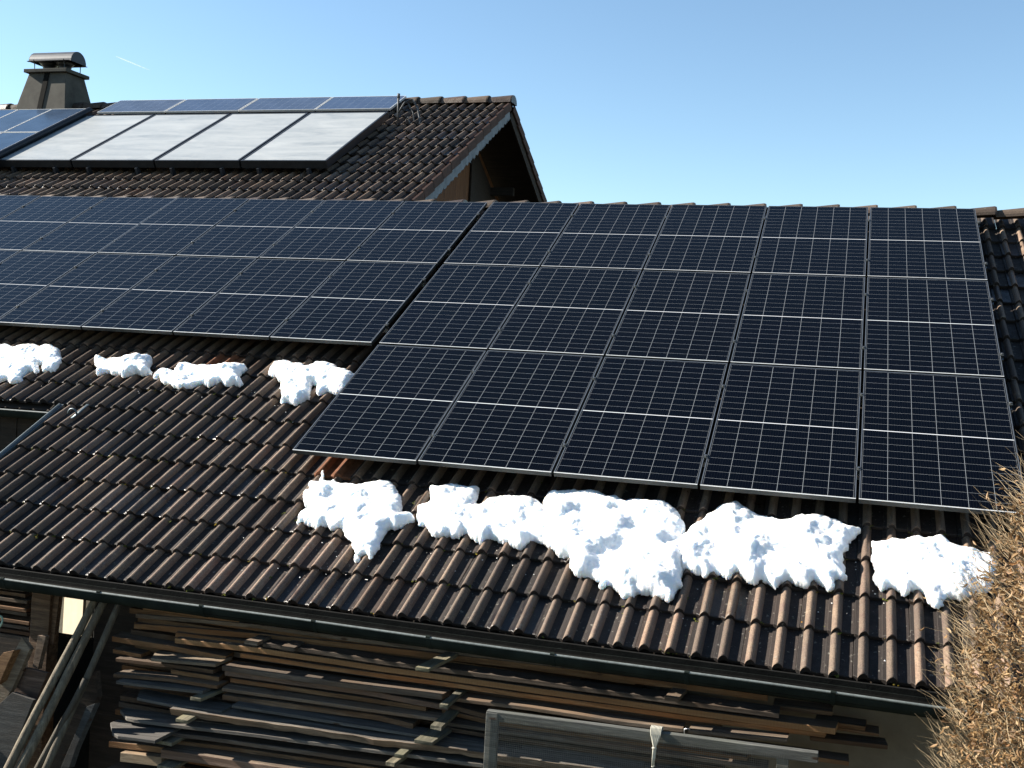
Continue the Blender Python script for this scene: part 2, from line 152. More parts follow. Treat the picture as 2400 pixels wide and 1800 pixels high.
def mat_tile(name, far=False, crest=0, kk=1.0):
    m = NM(name); vec = m.coord()
    geo = m.N('ShaderNodeNewGeometry'); isl = geo.outputs['Random Per Island']
    big = m.noise(vec, .7, 3); mid = m.noise(vec, 9, 6, .7); fine = m.noise(vec, 110, 3, .8); spot = m.noise(vec, 38, 2, .5)
    k = (.38 if not crest else 1.75)*kk  # worn crests lightened, pans darkened: sun and roll shadow painted in
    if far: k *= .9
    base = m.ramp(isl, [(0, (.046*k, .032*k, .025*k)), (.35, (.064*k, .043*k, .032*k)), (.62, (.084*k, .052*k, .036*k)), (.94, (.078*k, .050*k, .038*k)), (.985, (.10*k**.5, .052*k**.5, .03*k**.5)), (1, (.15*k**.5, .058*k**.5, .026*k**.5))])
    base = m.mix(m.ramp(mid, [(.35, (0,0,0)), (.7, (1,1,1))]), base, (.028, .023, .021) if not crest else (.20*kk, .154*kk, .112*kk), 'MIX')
    x = m.N('ShaderNodeMix', data_type='RGBA', blend_type='MULTIPLY'); x.inputs[0].default_value = .75
    m.link(base, x.inputs[6]); m.link(m.ramp(fine, [(.32, (.40,.40,.40)), (.66, (1.6,1.55,1.5))]), x.inputs[7]); base = x.outputs[2]
    base = m.mix(m.ramp(big, [(.45, (0,0,0)), (.7, (.6,.6,.6))]), base, (.018, .015, .014) if not crest else (.10, .074, .058))
    # lichen (pale) and moss (yellow green)
    base = m.mix(m.ramp(spot, [(.66, (0,0,0)), (.70, (.8,.8,.8))]), base, (.24, .23, .19) if far else (.17, .155, .13))
    moss = m.noise(vec, 17, 5, .75)
    base = m.mix(m.ramp(moss, [(.66, (0,0,0)), (.70, (.8,.8,.8))]), base, (.085, .085, .022))
    orange = m.noise(m.coord(scale=(1,1,1.3)), 26, 3, .6)
    base = m.mix(m.ramp(orange, [(.74, (0,0,0)), (.77, (.8,.8,.8))]), base, (.30, .15, .02))
    m.bump(m.math('ADD', fine, m.math('MULTIPLY', mid, 1.5)), .55, .004)
    base = m.mix(1.0, base, m.ramp(m.math('FRACT', m.math('MULTIPLY', isl, 7.31)), [(0, (.66, .66, .68)), (.5, (1, 1, 1)), (.9, (1.3, 1.25, 1.2)), (1, (1.55, 1.55, 1.6))]), 'MULTIPLY')
    wet = m.math('GREATER_THAN', m.math('FRACT', m.math('MULTIPLY', isl, 13.7)), .84)
    dry = m.ramp(mid, [(.3, (.55,)*3), (.6, (.95,)*3)])
    return m.out(base, m.mix(wet, dry, m.ramp(mid, [(.3, (.22,)*3), (.6, (.5,)*3)])), 0, .3)

def mat_wood(name, a, b, knots=True, edge=None, rnd=True, axis=0, rough=.8):
    m = NM(name)
    sc = [9.0, 9.0, 9.0]; sc[axis] = .55
    v = m.coord(scale=tuple(sc), rnd=rnd); g = m.noise(v, 3.5, 6, .7, .6); v2 = m.coord(scale=tuple(s*4 for s in sc), rnd=rnd); g2 = m.noise(v2, 5, 3, .7)
    vv = m.coord(rnd=rnd); blot = m.noise(vv, 1.9, 4, .6)
    c = m.ramp(g, [(.25, tuple(x*.5 for x in b)), (.45, b), (.6, a), (.8, tuple(min(1, x*1.2) for x in a))])
    c = m.mix(m.ramp(g2, [(.35, (0,0,0)), (.65, (.55,)*3)]), c, tuple(x*.55 for x in b))
    c = m.mix(m.ramp(blot, [(.45, (0,0,0)), (.62, (.6,)*3)]), c, edge or tuple(x*.6 for x in a))
    if knots:
        kv = m.coord(scale=tuple(1.0 if i == axis else 3.0 for i in range(3)), rnd=rnd)
        vo = m.N('ShaderNodeTexVoronoi'); m.link(kv, vo.inputs['Vector']); vo.inputs['Scale'].default_value = 2.6
        c = m.mix(m.ramp(vo.outputs['Distance'], [(.045, (.9,)*3), (.085, (0,0,0))]), c, (.05, .022, .01))
    oi = m.N('ShaderNodeObjectInfo'); br = m.ramp(oi.outputs['Random'], [(0, (.62,.62,.64)), (.5, (1,1,1)), (1, (1.35,1.28,1.2))])
    c = m.mix(1.0, c, br, 'MULTIPLY')
    m.bump(m.math('ADD', g, g2), .5, .004)
    return m.out(c, rough, 0, .25)

def mat_plain(name, c, rough=.5, metal=0, spec=.5, var=.25, scale=8, bump=.15):
    m = NM(name); v = m.coord(); n = m.noise(v, scale, 5, .65)
    k = m.ramp(n, [(.3, tuple(x*(1-var) for x in c)), (.7, tuple(min(1, x*(1+var)) for x in c))])
    if bump: m.bump(m.noise(v, scale*6, 3), bump, .003)
    return m.out(k, rough, metal, spec)

TILE = mat_tile('weathered_shaded_tile'); TILEF = mat_tile('weathered_shaded_tile_far', True); CREST = mat_tile('worn_sunlit_crest', False, 1); RIDGEM = mat_tile('ridge_tile_clay', False, 1, .42); CRESTF = mat_tile('worn_sunlit_crest_far', True, 1)
GREYW = mat_wood('grey_wood', (.235, .185, .14), (.11, .083, .062), edge=(.18, .115, .07))
ORANGEW = mat_wood('orange_wood', (.34, .19, .09), (.19, .095, .04), edge=(.25, .095, .028))
BROWNW = mat_wood('brown_wood', (.24, .15, .09), (.11, .065, .038), edge=(.12, .055, .02))
PINKW = mat_wood('pink_wood', (.26, .175, .13), (.14, .088, .062), edge=(.22, .12, .07))
PALEW = mat_wood('pale_wood', (.34, .27, .19), (.19, .14, .095), edge=(.30, .20, .12))
DARKW = mat_wood('dark_wood', (.06, .042, .03), (.025, .018, .013))
BLUEW = mat_wood('silvery_wood', (.18, .168, .15), (.09, .082, .074), edge=(.10, .09, .08))
OLDW = mat_wood('old_grey_wood', (.085, .09, .09), (.045, .048, .05), edge=(.05, .045, .04))
def saw_mat():
    m = NM('sawn_wood'); v = m.coord(scale=(1,1,1)); g = m.noise(m.coord(scale=(.5,9,9), rnd=True), 3, 5, .7)
    wv = m.N('ShaderNodeTexWave', bands_direction='X'); m.link(m.coord(scale=(1,.3,.3)), wv.inputs[0]); wv.inputs['Scale'].default_value = 16; wv.inputs['Distortion'].default_value = 5; wv.inputs['Detail'].default_value = 3
    c = m.ramp(g, [(.3, (.24, .12, .05)), (.7, (.38, .22, .105))])
    c = m.mix(m.ramp(wv.outputs['Fac'], [(.5, (0,0,0)), (1, (.35,)*3)]), c, (.24, .11, .045))
    return m.out(c, .8, 0, .2)
SAWW = saw_mat()
TONES = dict(grey=(GREYW, GREYW), orange=(GREYW, ORANGEW), brown=(GREYW, BROWNW), pink=(GREYW, PINKW), pale=(PALEW, PALEW), blue=(BLUEW, BLUEW), saw=(GREYW, SAWW))
TIPW = mat_wood('sunlit_lichen_wood', (.24, .215, .16), (.13, .12, .085), knots=False, edge=(.20, .19, .11), axis=1)  # lichened tips, toned paler to put sunlight into their colour
POLEW = mat_wood('pole_wood', (.20, .175, .13), (.11, .095, .07), edge=(.09, .07, .05), axis=2)
GUTM = mat_plain('green_grey_gutter', (.018, .024, .021), .85, 0, .05, .35, 6)
GUTD = mat_plain('near_black', (.008, .008, .007), .95, 0, .1, .4, 12, .4)  # gutter silt; the same black stands for shade on fascia and partition
GUTL = mat_plain('sunlit_gutter_lip', (.15, .17, .165), .6, 0, .5, .3, 30)  # paler than the gutter: sunlit highlight put into the lip colour
FLASH = mat_plain('blue_grey_metal', (.09, .12, .135), .45, .6, .5, .25, 9)
PLAST = mat_plain('beige_plaster', (.19, .16, .12), .95, 0, .2, .22, 3.5, .5)
CREAM = mat_plain('cream_plaster', (.50, .43, .32), .95, 0, .2, .10, 5, .4)
MORTAR = mat_plain('mortar', (.22, .17, .13), .95, 0, .2, .3, 9, .6)
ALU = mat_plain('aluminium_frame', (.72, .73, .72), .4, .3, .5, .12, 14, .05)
DALU = mat_plain('dark_aluminium', (.035, .040, .040), .5, .3, .4, .2, 14, .05)
MALU = mat_plain('grey_aluminium', (.36, .37, .37), .33, .85, .5, .12, 14, .05)
STEEL = mat_plain('bright_steel', (.55, .55, .54), .4, 1, .5, .1, 20, 0)
DMETAL = mat_plain('dark_metal', (.028, .031, .036), .42, .5, .5, .3, 6)
HOODM = mat_plain('hood_metal', (.04, .046, .058), .5, .4, .5, .25, 5)
CHIM = mat_plain('chimney_render', (.085, .080, .068), .9, 0, .2, .35, 3.2, .4)
FASC = mat_plain('flaking_grey_paint', (.27, .285, .30), .85, 0, .3, .3, 7, .5)
GABLE = mat_wood('gable_boards', (.27, .12, .05), (.15, .065, .03), axis=2, rnd=False)
WIRE = mat_plain('wire', (.20, .20, .18), .5, .7, .5, .3, 30, 0)
ROPE = mat_plain('white_rope', (.50, .48, .40), .9, 0, .2, .15, 60, .3)
FRAMEW = mat_wood('weathered_frame_wood', (.20, .20, .175), (.11, .11, .10), edge=(.12, .125, .10))

def mat_pv(name, cell, cellx, celly, nx, ny, mx, my, gap, line, lw, bus, linec=(.55,.58,.60), W=1.038, L=1.755, rough=.07):
    m = NM(name); tc = m.N('ShaderNodeTexCoord'); sp = m.N('ShaderNodeSeparateXYZ'); m.link(tc.outputs['Object'], sp.inputs[0])
    X, Yy = sp.outputs[0], sp.outputs[1]
    def gridline(c, start, pitch, half):
        t = m.math('SUBTRACT', c, start); f = m.math('FRACT', m.math('DIVIDE', t, pitch))
        d = m.math('MULTIPLY', m.math('MINIMUM', f, m.math('SUBTRACT', 1.0, f)), pitch)
        return m.math('LESS_THAN', d, half)
    lx = gridline(X, mx, cellx, lw*1.25)
    half = m.math('GREATER_THAN', Yy, L/2)
    yo = m.math('SUBTRACT', Yy, m.math('MULTIPLY', half, gap))
    ly = gridline(yo, my, celly, lw*.8)
    mid = m.math('LESS_THAN', m.math('ABSOLUTE', m.math('SUBTRACT', Yy, L/2)), gap/2) if gap else 0.0
    bx = gridline(X, mx + bus/2, bus, .00045) if bus else 0.0
    edge = m.math('MAXIMUM', m.math('GREATER_THAN', m.math('ABSOLUTE', m.math('SUBTRACT', X, W/2)), W/2 - mx), m.math('GREATER_THAN', m.math('ABSOLUTE', m.math('SUBTRACT', Yy, L/2)), L/2 - my))
    allm = m.math('MAXIMUM', lx, ly); mid = m.math('MAXIMUM', mid, 0.0)
    v = m.coord(); oi = m.N('ShaderNodeObjectInfo')
    n = m.noise(v, 2.5, 4)
    c0 = m.mix(m.ramp(n, [(.35,(0,0,0)), (.7,(1,1,1))]), cell, tuple(x*1.5 for x in cell))
    c0 = m.mix(m.math('MULTIPLY', oi.outputs['Random'], .6), c0, (cell[0]*.9, cell[1]*1.25, cell[2]*1.6))
    c1 = m.mix(m.math('MULTIPLY', bx, .05), c0, (.22, .23, .26)) if bus else c0
    c2 = m.mix(allm, c1, linec); c2 = m.mix(edge, c2, cell); c2 = m.mix(mid, c2, (.62, .64, .66))
    dirt = m.noise(v, 120, 2, .5)
    c2 = m.mix(m.ramp(dirt, [(.79, (0,0,0)), (.83, (.35,)*3)]), c2, (.3, .3, .28))
    smudge = m.noise(v, 5, 5, .7)
    m.out(c2, m.math('MULTIPLY_ADD', smudge, .10, rough), 0, .5)
    m.b.inputs['IOR'].default_value = 1.18; m.b.inputs['Specular Tint'].default_value = (.50, .74, 1.0, 1)
    return m.m
W_, L_ = 1.038, 1.755
PV = mat_pv('pv_glass', (.0009, .0011, .0020), (W_-.028)/6, ((L_-.028-.008)/2)/10, 6, 10, .014, .014, .008, 0, .00095, (W_-.028)/54, linec=(.27,.29,.31))
SNOWM = NM('old_snow'); SNOWM.k = 1.0
_v = SNOWM.coord(); _n1 = SNOWM.noise(_v, 30, 6, .7); _n2 = SNOWM.noise(_v, 190, 3, .7)
SNOWM.bump(SNOWM.math('ADD', _n1, SNOWM.math('MULTIPLY', _n2, .35)), .8, .020)
_d = SNOWM.noise(_v, 33, 4, .75)
SNOWM.out(SNOWM.mix(SNOWM.ramp(_d, [(.70, (0,0,0)), (.80, (.7,)*3)]), (.80, .815, .83), (.48, .46, .43)), .55, 0, .4)
SNOWM.b.inputs['Subsurface Weight'].default_value = 1.0; SNOWM.b.inputs['Subsurface Radius'].default_value = (.06, .07, .08); SNOWM.b.inputs['Subsurface Scale'].default_value = .5
SNOW = SNOWM.m

# ------------------------------------------------------------------ ground
gm = NM('ground'); gv = gm.coord(); gn = gm.noise(gv, .8, 8, .7)
gm.out(gm.ramp(gn, [(.35, (.05, .055, .025)), (.55, (.10, .085, .055)), (.7, (.16, .14, .11))]), .95, 0, .2)
g = MB(); g.add([(-6000,-6000,-6.35),(6000,-6000,-6.35),(6000,6000,-6.35),(-6000,6000,-6.35)], [(0,1,2,3)])
tag(g.build('ground', gm.m, recalc=False), 'brown winter ground around the buildings', 'ground', kind='structure')

# ------------------------------------------------------------------ roof tiles
PITCH = .158
PROF = []   # (s, height, tip offset)
def _prof(res):
    out = [(0.0, .0, .024), (.003, .010, .018), (.023, .0115, .008), (.025, .013, 0.0)]
    for i in range(1, res):
        q = i / res; out.append((.025 + .060*q, .011*(1-q) + .037*math.sin(math.pi*q)**.66, .022*q))
    out += [(.085, .0, .024), (.112, -.003, .024), (.140, -.003, .024)]
    return out
def tile_rows(mb, PF, u0, u1, v0, j0, j1, course, base, res=8, tipdrop=.022, jit=1.0, skip=None, hot=()):
    pr = _prof(res)
    prof = pr + [(s+PITCH, h, t) for s, h, t in pr] + [(2*PITCH - .002, 0, .022)]
    n = len(prof); nt_ = int(round((u1-u0)/(2*PITCH)))
    for j in range(j0, j1):
        vt = v0 + course*j
        for k in range(nt_):
            uu = u0 + k*2*PITCH
            if skip and skip(uu + PITCH, vt): continue
            du = random.uniform(-.0015, .0015)*jit; dv = random.uniform(-.006, .006)*jit; dn = random.uniform(-.003, .004)*jit; tw = random.uniform(-.007, .007)*jit
            tl = random.uniform(-.006, .006)*jit
            vs = []; nr = len(pr)
            def pt(s, h, v, lift, drop=0):
                return PF(uu + s + du + tl*(v-vt), v + dv, base + h + lift + dn + tw*(s - PITCH) - drop)
            for (s, h, t) in prof: vs.append(pt(s, h*.6 - .004, vt + t + .001, .028, tipdrop))
            for (s, h, t) in prof: vs.append(pt(s, h - .003, vt + t, .028))
            for (s, h, t) in prof: vs.append(pt(s, h, vt + t + .006, .028))
            for (s, h, t) in prof: vs.append(pt(s, h, vt + course*.5, .014))
            for (s, h, t) in prof: vs.append(pt(s, h*.97, vt + course + .05, -.006))
            fs = []
            for r in range(4):
                for i in range(n-1): fs.append((r*n+i, r*n+i+1, (r+1)*n+i+1, (r+1)*n+i))
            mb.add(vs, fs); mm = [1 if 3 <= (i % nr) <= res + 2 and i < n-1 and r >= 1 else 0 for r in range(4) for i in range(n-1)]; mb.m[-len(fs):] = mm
            if any(abs(hu - uu - PITCH) < PITCH and 0 <= hv - vt < course for hu, hv in hot): mb.m[-len(fs):] = [2]*len(fs)
            # side faces at tile joints
            b = [pt(prof[0][0], 0, vt + .022, .004), pt(prof[0][0], 0, vt + course, -.02)]
BASE = -.258; V0 = -6.765; CO = .3575; U00 = .449
def hid(u, v):   # courses lying deep under the arrays are never seen
    if v > -.1: return False
    if .9 < u < 4.7 and -4.9 < v < -.5: return True
    if -8.5 < u < -.9 and -3.0 < v < -.5: return True
    return False
shed = thing('shed', 'long low shed with brown tiled roof carrying the two solar arrays', 'shed', (0, -3, -6.3))
mb = MB()
tile_rows(mb, P, U00-.316*10, U00+.316*21, V0, 0, 6, CO, BASE, hot=[(.30, -5.25)])
tile_rows(mb, P, U00-.316*31, U00+.316*21, V0, 6, 20, CO, BASE, skip=hid, hot=[(-1.75, -3.72)])
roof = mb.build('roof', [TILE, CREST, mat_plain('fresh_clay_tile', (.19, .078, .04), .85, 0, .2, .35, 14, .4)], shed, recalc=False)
tag(roof, 'brown interlocking tile roof with moss on the tile tips')
# back slope and deck
mb = MB()
mb.add([P(-2.70, V0+.03, -.29), P(7.0, V0+.03, -.29), P(7.0, .16, -.29), P(-2.70, .16, -.29)], [(0,1,2,3)])
mb.add([P(-9.3, -4.64, -.291), P(-2.70, -4.64, -.291), P(-2.70, .16, -.291), P(-9.3, .16, -.291)], [(0,1,2,3)])
mb.add([(-9.3, .28, -.20), (7.0, .28, -.20), (7.0, 5.2, -2.9), (-9.3, 5.2, -2.9)], [(0,1,2,3)])
mb.build('roof_deck', DARKW, shed, recalc=False)
mb = MB()
for k in range(43):
    x = -9.45 + .393*k; n = 10; vs = []
    for (xx, r, dz) in ((x, .122, .0), (x+.02, .125, .003), (x+.40, .100, -.022)):
        xr = .393*43 - 9.45
        for i in range(n+1):
            a = math.pi*i/n; vs.append((xx, .17 + r*1.05*math.cos(a), -.055 + dz + r*.82*math.sin(a)))
    # collars sit on the right hand (wider) end
    vs = [(2*x + .40 - p[0], p[1], p[2]) for p in vs]
    fs = [(r*(n+1)+i, r*(n+1)+i+1, (r+1)*(n+1)+i+1, (r+1)*(n+1)+i) for r in range(2) for i in range(n)] + [tuple(range(n+1))]
    mb.add(vs, fs)
rid = mb.build('ridge', RIDGEM, shed, recalc=True); tag(rid, 'row of overlapping half round ridge tiles')
# gutters
def gutter(name, x0, x1, yc, zc, r, brx, bname='gutter_bracket'):
    mb = MB(); n = 12; prof = []
    for i in range(n+1):
        a = math.pi*i/n; prof.append((yc - r*math.cos(a), zc - r*math.sin(a)))
    bead = [(yc - r - .008*math.cos(t), zc + .006 + .008*math.sin(t)) for t in [math.pi*2*i/8 for i in range(8)]]
    prof_in = [(yc - (r-.004)*math.cos(math.pi*i/n), zc - (r-.004)*math.sin(math.pi*i/n)) for i in range(n, -1, -1)]
    loop = prof + prof_in; m_ = len(loop)
    xs = [x0 + (x1-x0)*i/24 for i in range(25)]
    vs = [(x, p[0] + .0015*math.sin(x*5), p[1] + .003*math.sin(x*2.1)) for x in xs for p in loop]
    fs = [(i*m_+k, i*m_+(k+1) % m_, (i+1)*m_+(k+1) % m_, (i+1)*m_+k) for i in range(24) for k in range(m_)]
    mb.add(vs, fs); mb.m = [1 if k >= n + 1 else 0 for i in range(24) for k in range(m_)]
    mb.box((x0+.01, yc - r*.80, zc - r*.6), (x1-.01, yc + r*.9, zc - r*.35), 1)
    mb.tube([(x, yc - r, zc + .004 + .003*math.sin(x*2.1)) for x in xs], .0075, 8, mi=2)
    g_ = mb.build(name, [GUTM, GUTD, GUTL], shed, smooth=False)
    for x in brx:
        b = MB()
        for i in range(n):
            a0 = math.pi*i/n; a1 = math.pi*(i+1)/n; rr = r + .004
            b.hexa([(x-.011, yc-rr*math.cos(a0), zc-rr*math.sin(a0)), (x+.011, yc-rr*math.cos(a0), zc-rr*math.sin(a0)), (x+.014, yc-r*math.cos(a0), zc-r*math.sin(a0)), (x-.014, yc-r*math.cos(a0), zc-r*math.sin(a0))],
                   [(x-.011, yc-rr*math.cos(a1), zc-rr*math.sin(a1)), (x+.011, yc-rr*math.cos(a1), zc-rr*math.sin(a1)), (x+.014, yc-r*math.cos(a1), zc-r*math.sin(a1)), (x-.014, yc-r*math.cos(a1), zc-r*math.sin(a1))])
        b.tube([(x-.014, yc-r-.001, zc+.008), (x+.014, yc-r-.001, zc+.006)], .0095, 8)
        b.build(bname, GUTM, shed)
gutter('gutter', -2.74, 6.4, -5.970, -3.508, .082, [-1.47, -.67, .13, .95, 1.735, 2.53, 3.33, 4.14, 4.95])
mb = MB(); mb.box((-2.7, -5.885, -3.62), (6.9, -5.862, -3.475)); mb.build('fascia', GUTD, shed)  # near-black colour stands for the shade behind the gutter
gutter('gutter', -9.2, -2.80, -3.985, -2.515, .072, [-8.6, -7.6, -6.6, -5.6, -4.6, -3.6])
mb = MB(); mb.obox(P(-2.725, -5.73, -.235), (.022, 0, 0), P(0, 1.08, 0), P(0, 0, .035)); mb.tube([P(-2.735, -6.8, -.20), P(-2.735, -4.66, -.20)], .016, 8)
mb.build('verge_flashing', FLASH, shed, smooth=False)
# walls, rafters
mb = MB(); mb.box((2.6, -5.34, -6.3), (7.0, -5.10, -3.3)); mb.build('wall', PLAST, shed)
mb = MB(); mb.box((-1.33, -5.22, -6.3), (2.6, -5.12, -3.3)); mb.build('wall', DARKW, shed)
mb = MB(); mb.box((-9.2, -3.955, -6.3), (-2.0, -3.6, -3.95)); mb.build('wall', CREAM, shed)
mb = MB()
for i in range(38): mb.box((-9.2 + i*.19, -3.856 + .003*(i % 2), -3.96), (-9.2 + i*.19 + .183, -3.60, -2.52))
mb.build('cladding', DARKW, shed)
mb = MB(); mb.box((-2.27, -4.02, -6.3), (-.95, -3.92, -2.6)); mb.build('wall', DARKW, shed)
mb = MB(); mb.box((-3.6, -4.02, -6.3), (-2.272, -3.90, -4.62)); mb.build('wall', DARKW, shed)
mb = MB(); mb.box((-1.88, -5.22, -6.3), (-1.332, -5.14, -4.13)); mb.build('wall', GUTD, shed)  # added near-black box covering the sunlit wall behind
mb = MB(); mb.prism([(-2.26, -4.03, -6.3), (-1.30, -5.22, -6.3), (-1.30, -5.22, -3.45), (-2.26, -4.03, -2.85)], (.04, .03, 0)); mb.build('wall', GUTD, shed)  # added black partition that keeps the sun out of the interior
mb = MB()
for z0, z1 in ((-5.02, -3.95), (-5.22, -5.09), (-6.3, -5.30)): mb.box((-2.94, -6.8, z0), (-2.90, -5.3, z1))  # unseen boards added to shade the pieces leaning at lower left
mb.box((-2.90, -6.8, -6.3), (-2.84, -6.72, -3.95)); mb.box((-2.90, -5.38, -6.3), (-2.84, -5.3, -3.95)); mb.build('shade_boards', DARKW, shed)
mb = MB(); mb.box((6.8, -5.1, -6.3), (7.0, 5.0, -2.9)); mb.build('wall', PLAST, shed)
for i in range(11):
    x = -2.4 + .85*i; mb = MB(); mb.obox(P(x, -5.85, -.36), (.04, 0, 0), P(0, .92, 0), P(0, 0, .062)); mb.build('rafter', DARKW, shed)

# ------------------------------------------------------------------ solar panels
def make_panel():
    e = thing('photovoltaic_module', 'x', 'solar panel', (0,0,0)); fw = .011; h = .035
    m = MB()
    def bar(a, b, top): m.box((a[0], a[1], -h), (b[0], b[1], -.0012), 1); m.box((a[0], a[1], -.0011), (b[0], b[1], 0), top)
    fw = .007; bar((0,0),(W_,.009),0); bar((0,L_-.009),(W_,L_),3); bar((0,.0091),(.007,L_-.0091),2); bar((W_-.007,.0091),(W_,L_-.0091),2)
    m.build('frame', [ALU, DALU, MALU, MALU], e, world=False)  # one frame metal in three tones: sky sheen painted on the lips
    m = MB(); m.box((fw, .009, -.010), (W_-fw, L_-.009, -.0025)); m.build('glass', PV, e, world=False)
    for yy in (.36, L_-.38):
        m = MB(); m.box((W_-.005, yy-.022, .0005), (W_+.025, yy+.022, .003), 1); m.box((W_+.002, yy-.025, -.03), (W_+.018, yy+.022, .0005), 1)
        m.tube([(W_+.010, yy, .004), (W_+.010, yy, .013)], .0065, 8); m.build('clamp', [STEEL, DALU], e, world=False)
    return e
def dup(root, loc, label, rot=None):
    r = root.copy(); col.objects.link(r); r.location = loc; r['label'] = label
    if rot: r.rotation_euler = rot
    for ch in list(root.children):
        c = ch.copy(); col.objects.link(c); c.parent = r
    return r
ROWS = ['top row', 'middle row', 'bottom row']; ORD = ['first', 'second', 'third', 'fourth', 'fifth', 'sixth', 'seventh', 'eighth']
GU, GV = .020, .030; proto = None
def place_panel(u, v, label, grp):
    global proto
    dn = random.uniform(-.0015, .0015); loc = P(u, v, dn); rot = (TH + random.uniform(-.002, .002), random.uniform(-.002, .002), 0)
    if proto is None:
        proto = make_panel(); proto.location = loc; proto.rotation_euler = rot; proto['label'] = label; o = proto
    else: o = dup(proto, loc, label, rot)
    o['group'] = grp
for r in range(3):
    for c in range(5):
        place_panel(c*(W_+GU), -(r*(L_+GV)+L_), f"dark solar panel, {ROWS[r]} of the three row array, {ORD[c]} column from its left", 'solar panels of the three row array')
for r in range(2):
    for c in range(8):
        w_ = 'beside the dark gap' if c == 0 else f'{ORD[c]} column left of the gap'
        place_panel(-.08 - W_ - c*(W_+GU), -(r*(L_+GV)+L_), f"bluish solar panel, {'upper' if r == 0 else 'lower'} row of the two row array, {w_}", 'solar panels of the two row array')
# mounting rails under the arrays
for arr, (u0, u1, rows) in {'three row array': (-.02, 5.295, 3), 'two row array': (-8.6, -.06, 2)}.items():
    for r in range(rows):
        for q, (yy, wd) in enumerate(((.36, 'lower'), (L_-.38, 'upper'))):
            v = -(r*(L_+GV)+L_) + yy; m = MB(); m.obox(P((u0+u1)/2, v, -.057), ((u1-u0)/2, 0, 0), P(0, .02, 0), P(0, 0, .0205))
            k = 0; x = u0 + .35
            while x < u1 - .2:
                m.obox(P(x, v - .03, -.135), (.018, 0, 0), P(0, .004, 0), P(0, 0, .065)); x += 1.1
            rn = {3: ROWS, 2: ['upper row', 'lower row']}[rows][r]
            o = m.build('mounting_rail', MALU, None, loc=P((u0+u1)/2, v, -.06)); tag(o, f'{wd} aluminium rail under the {rn} of the {arr}', 'mounting rail', 'mounting rails under the arrays')

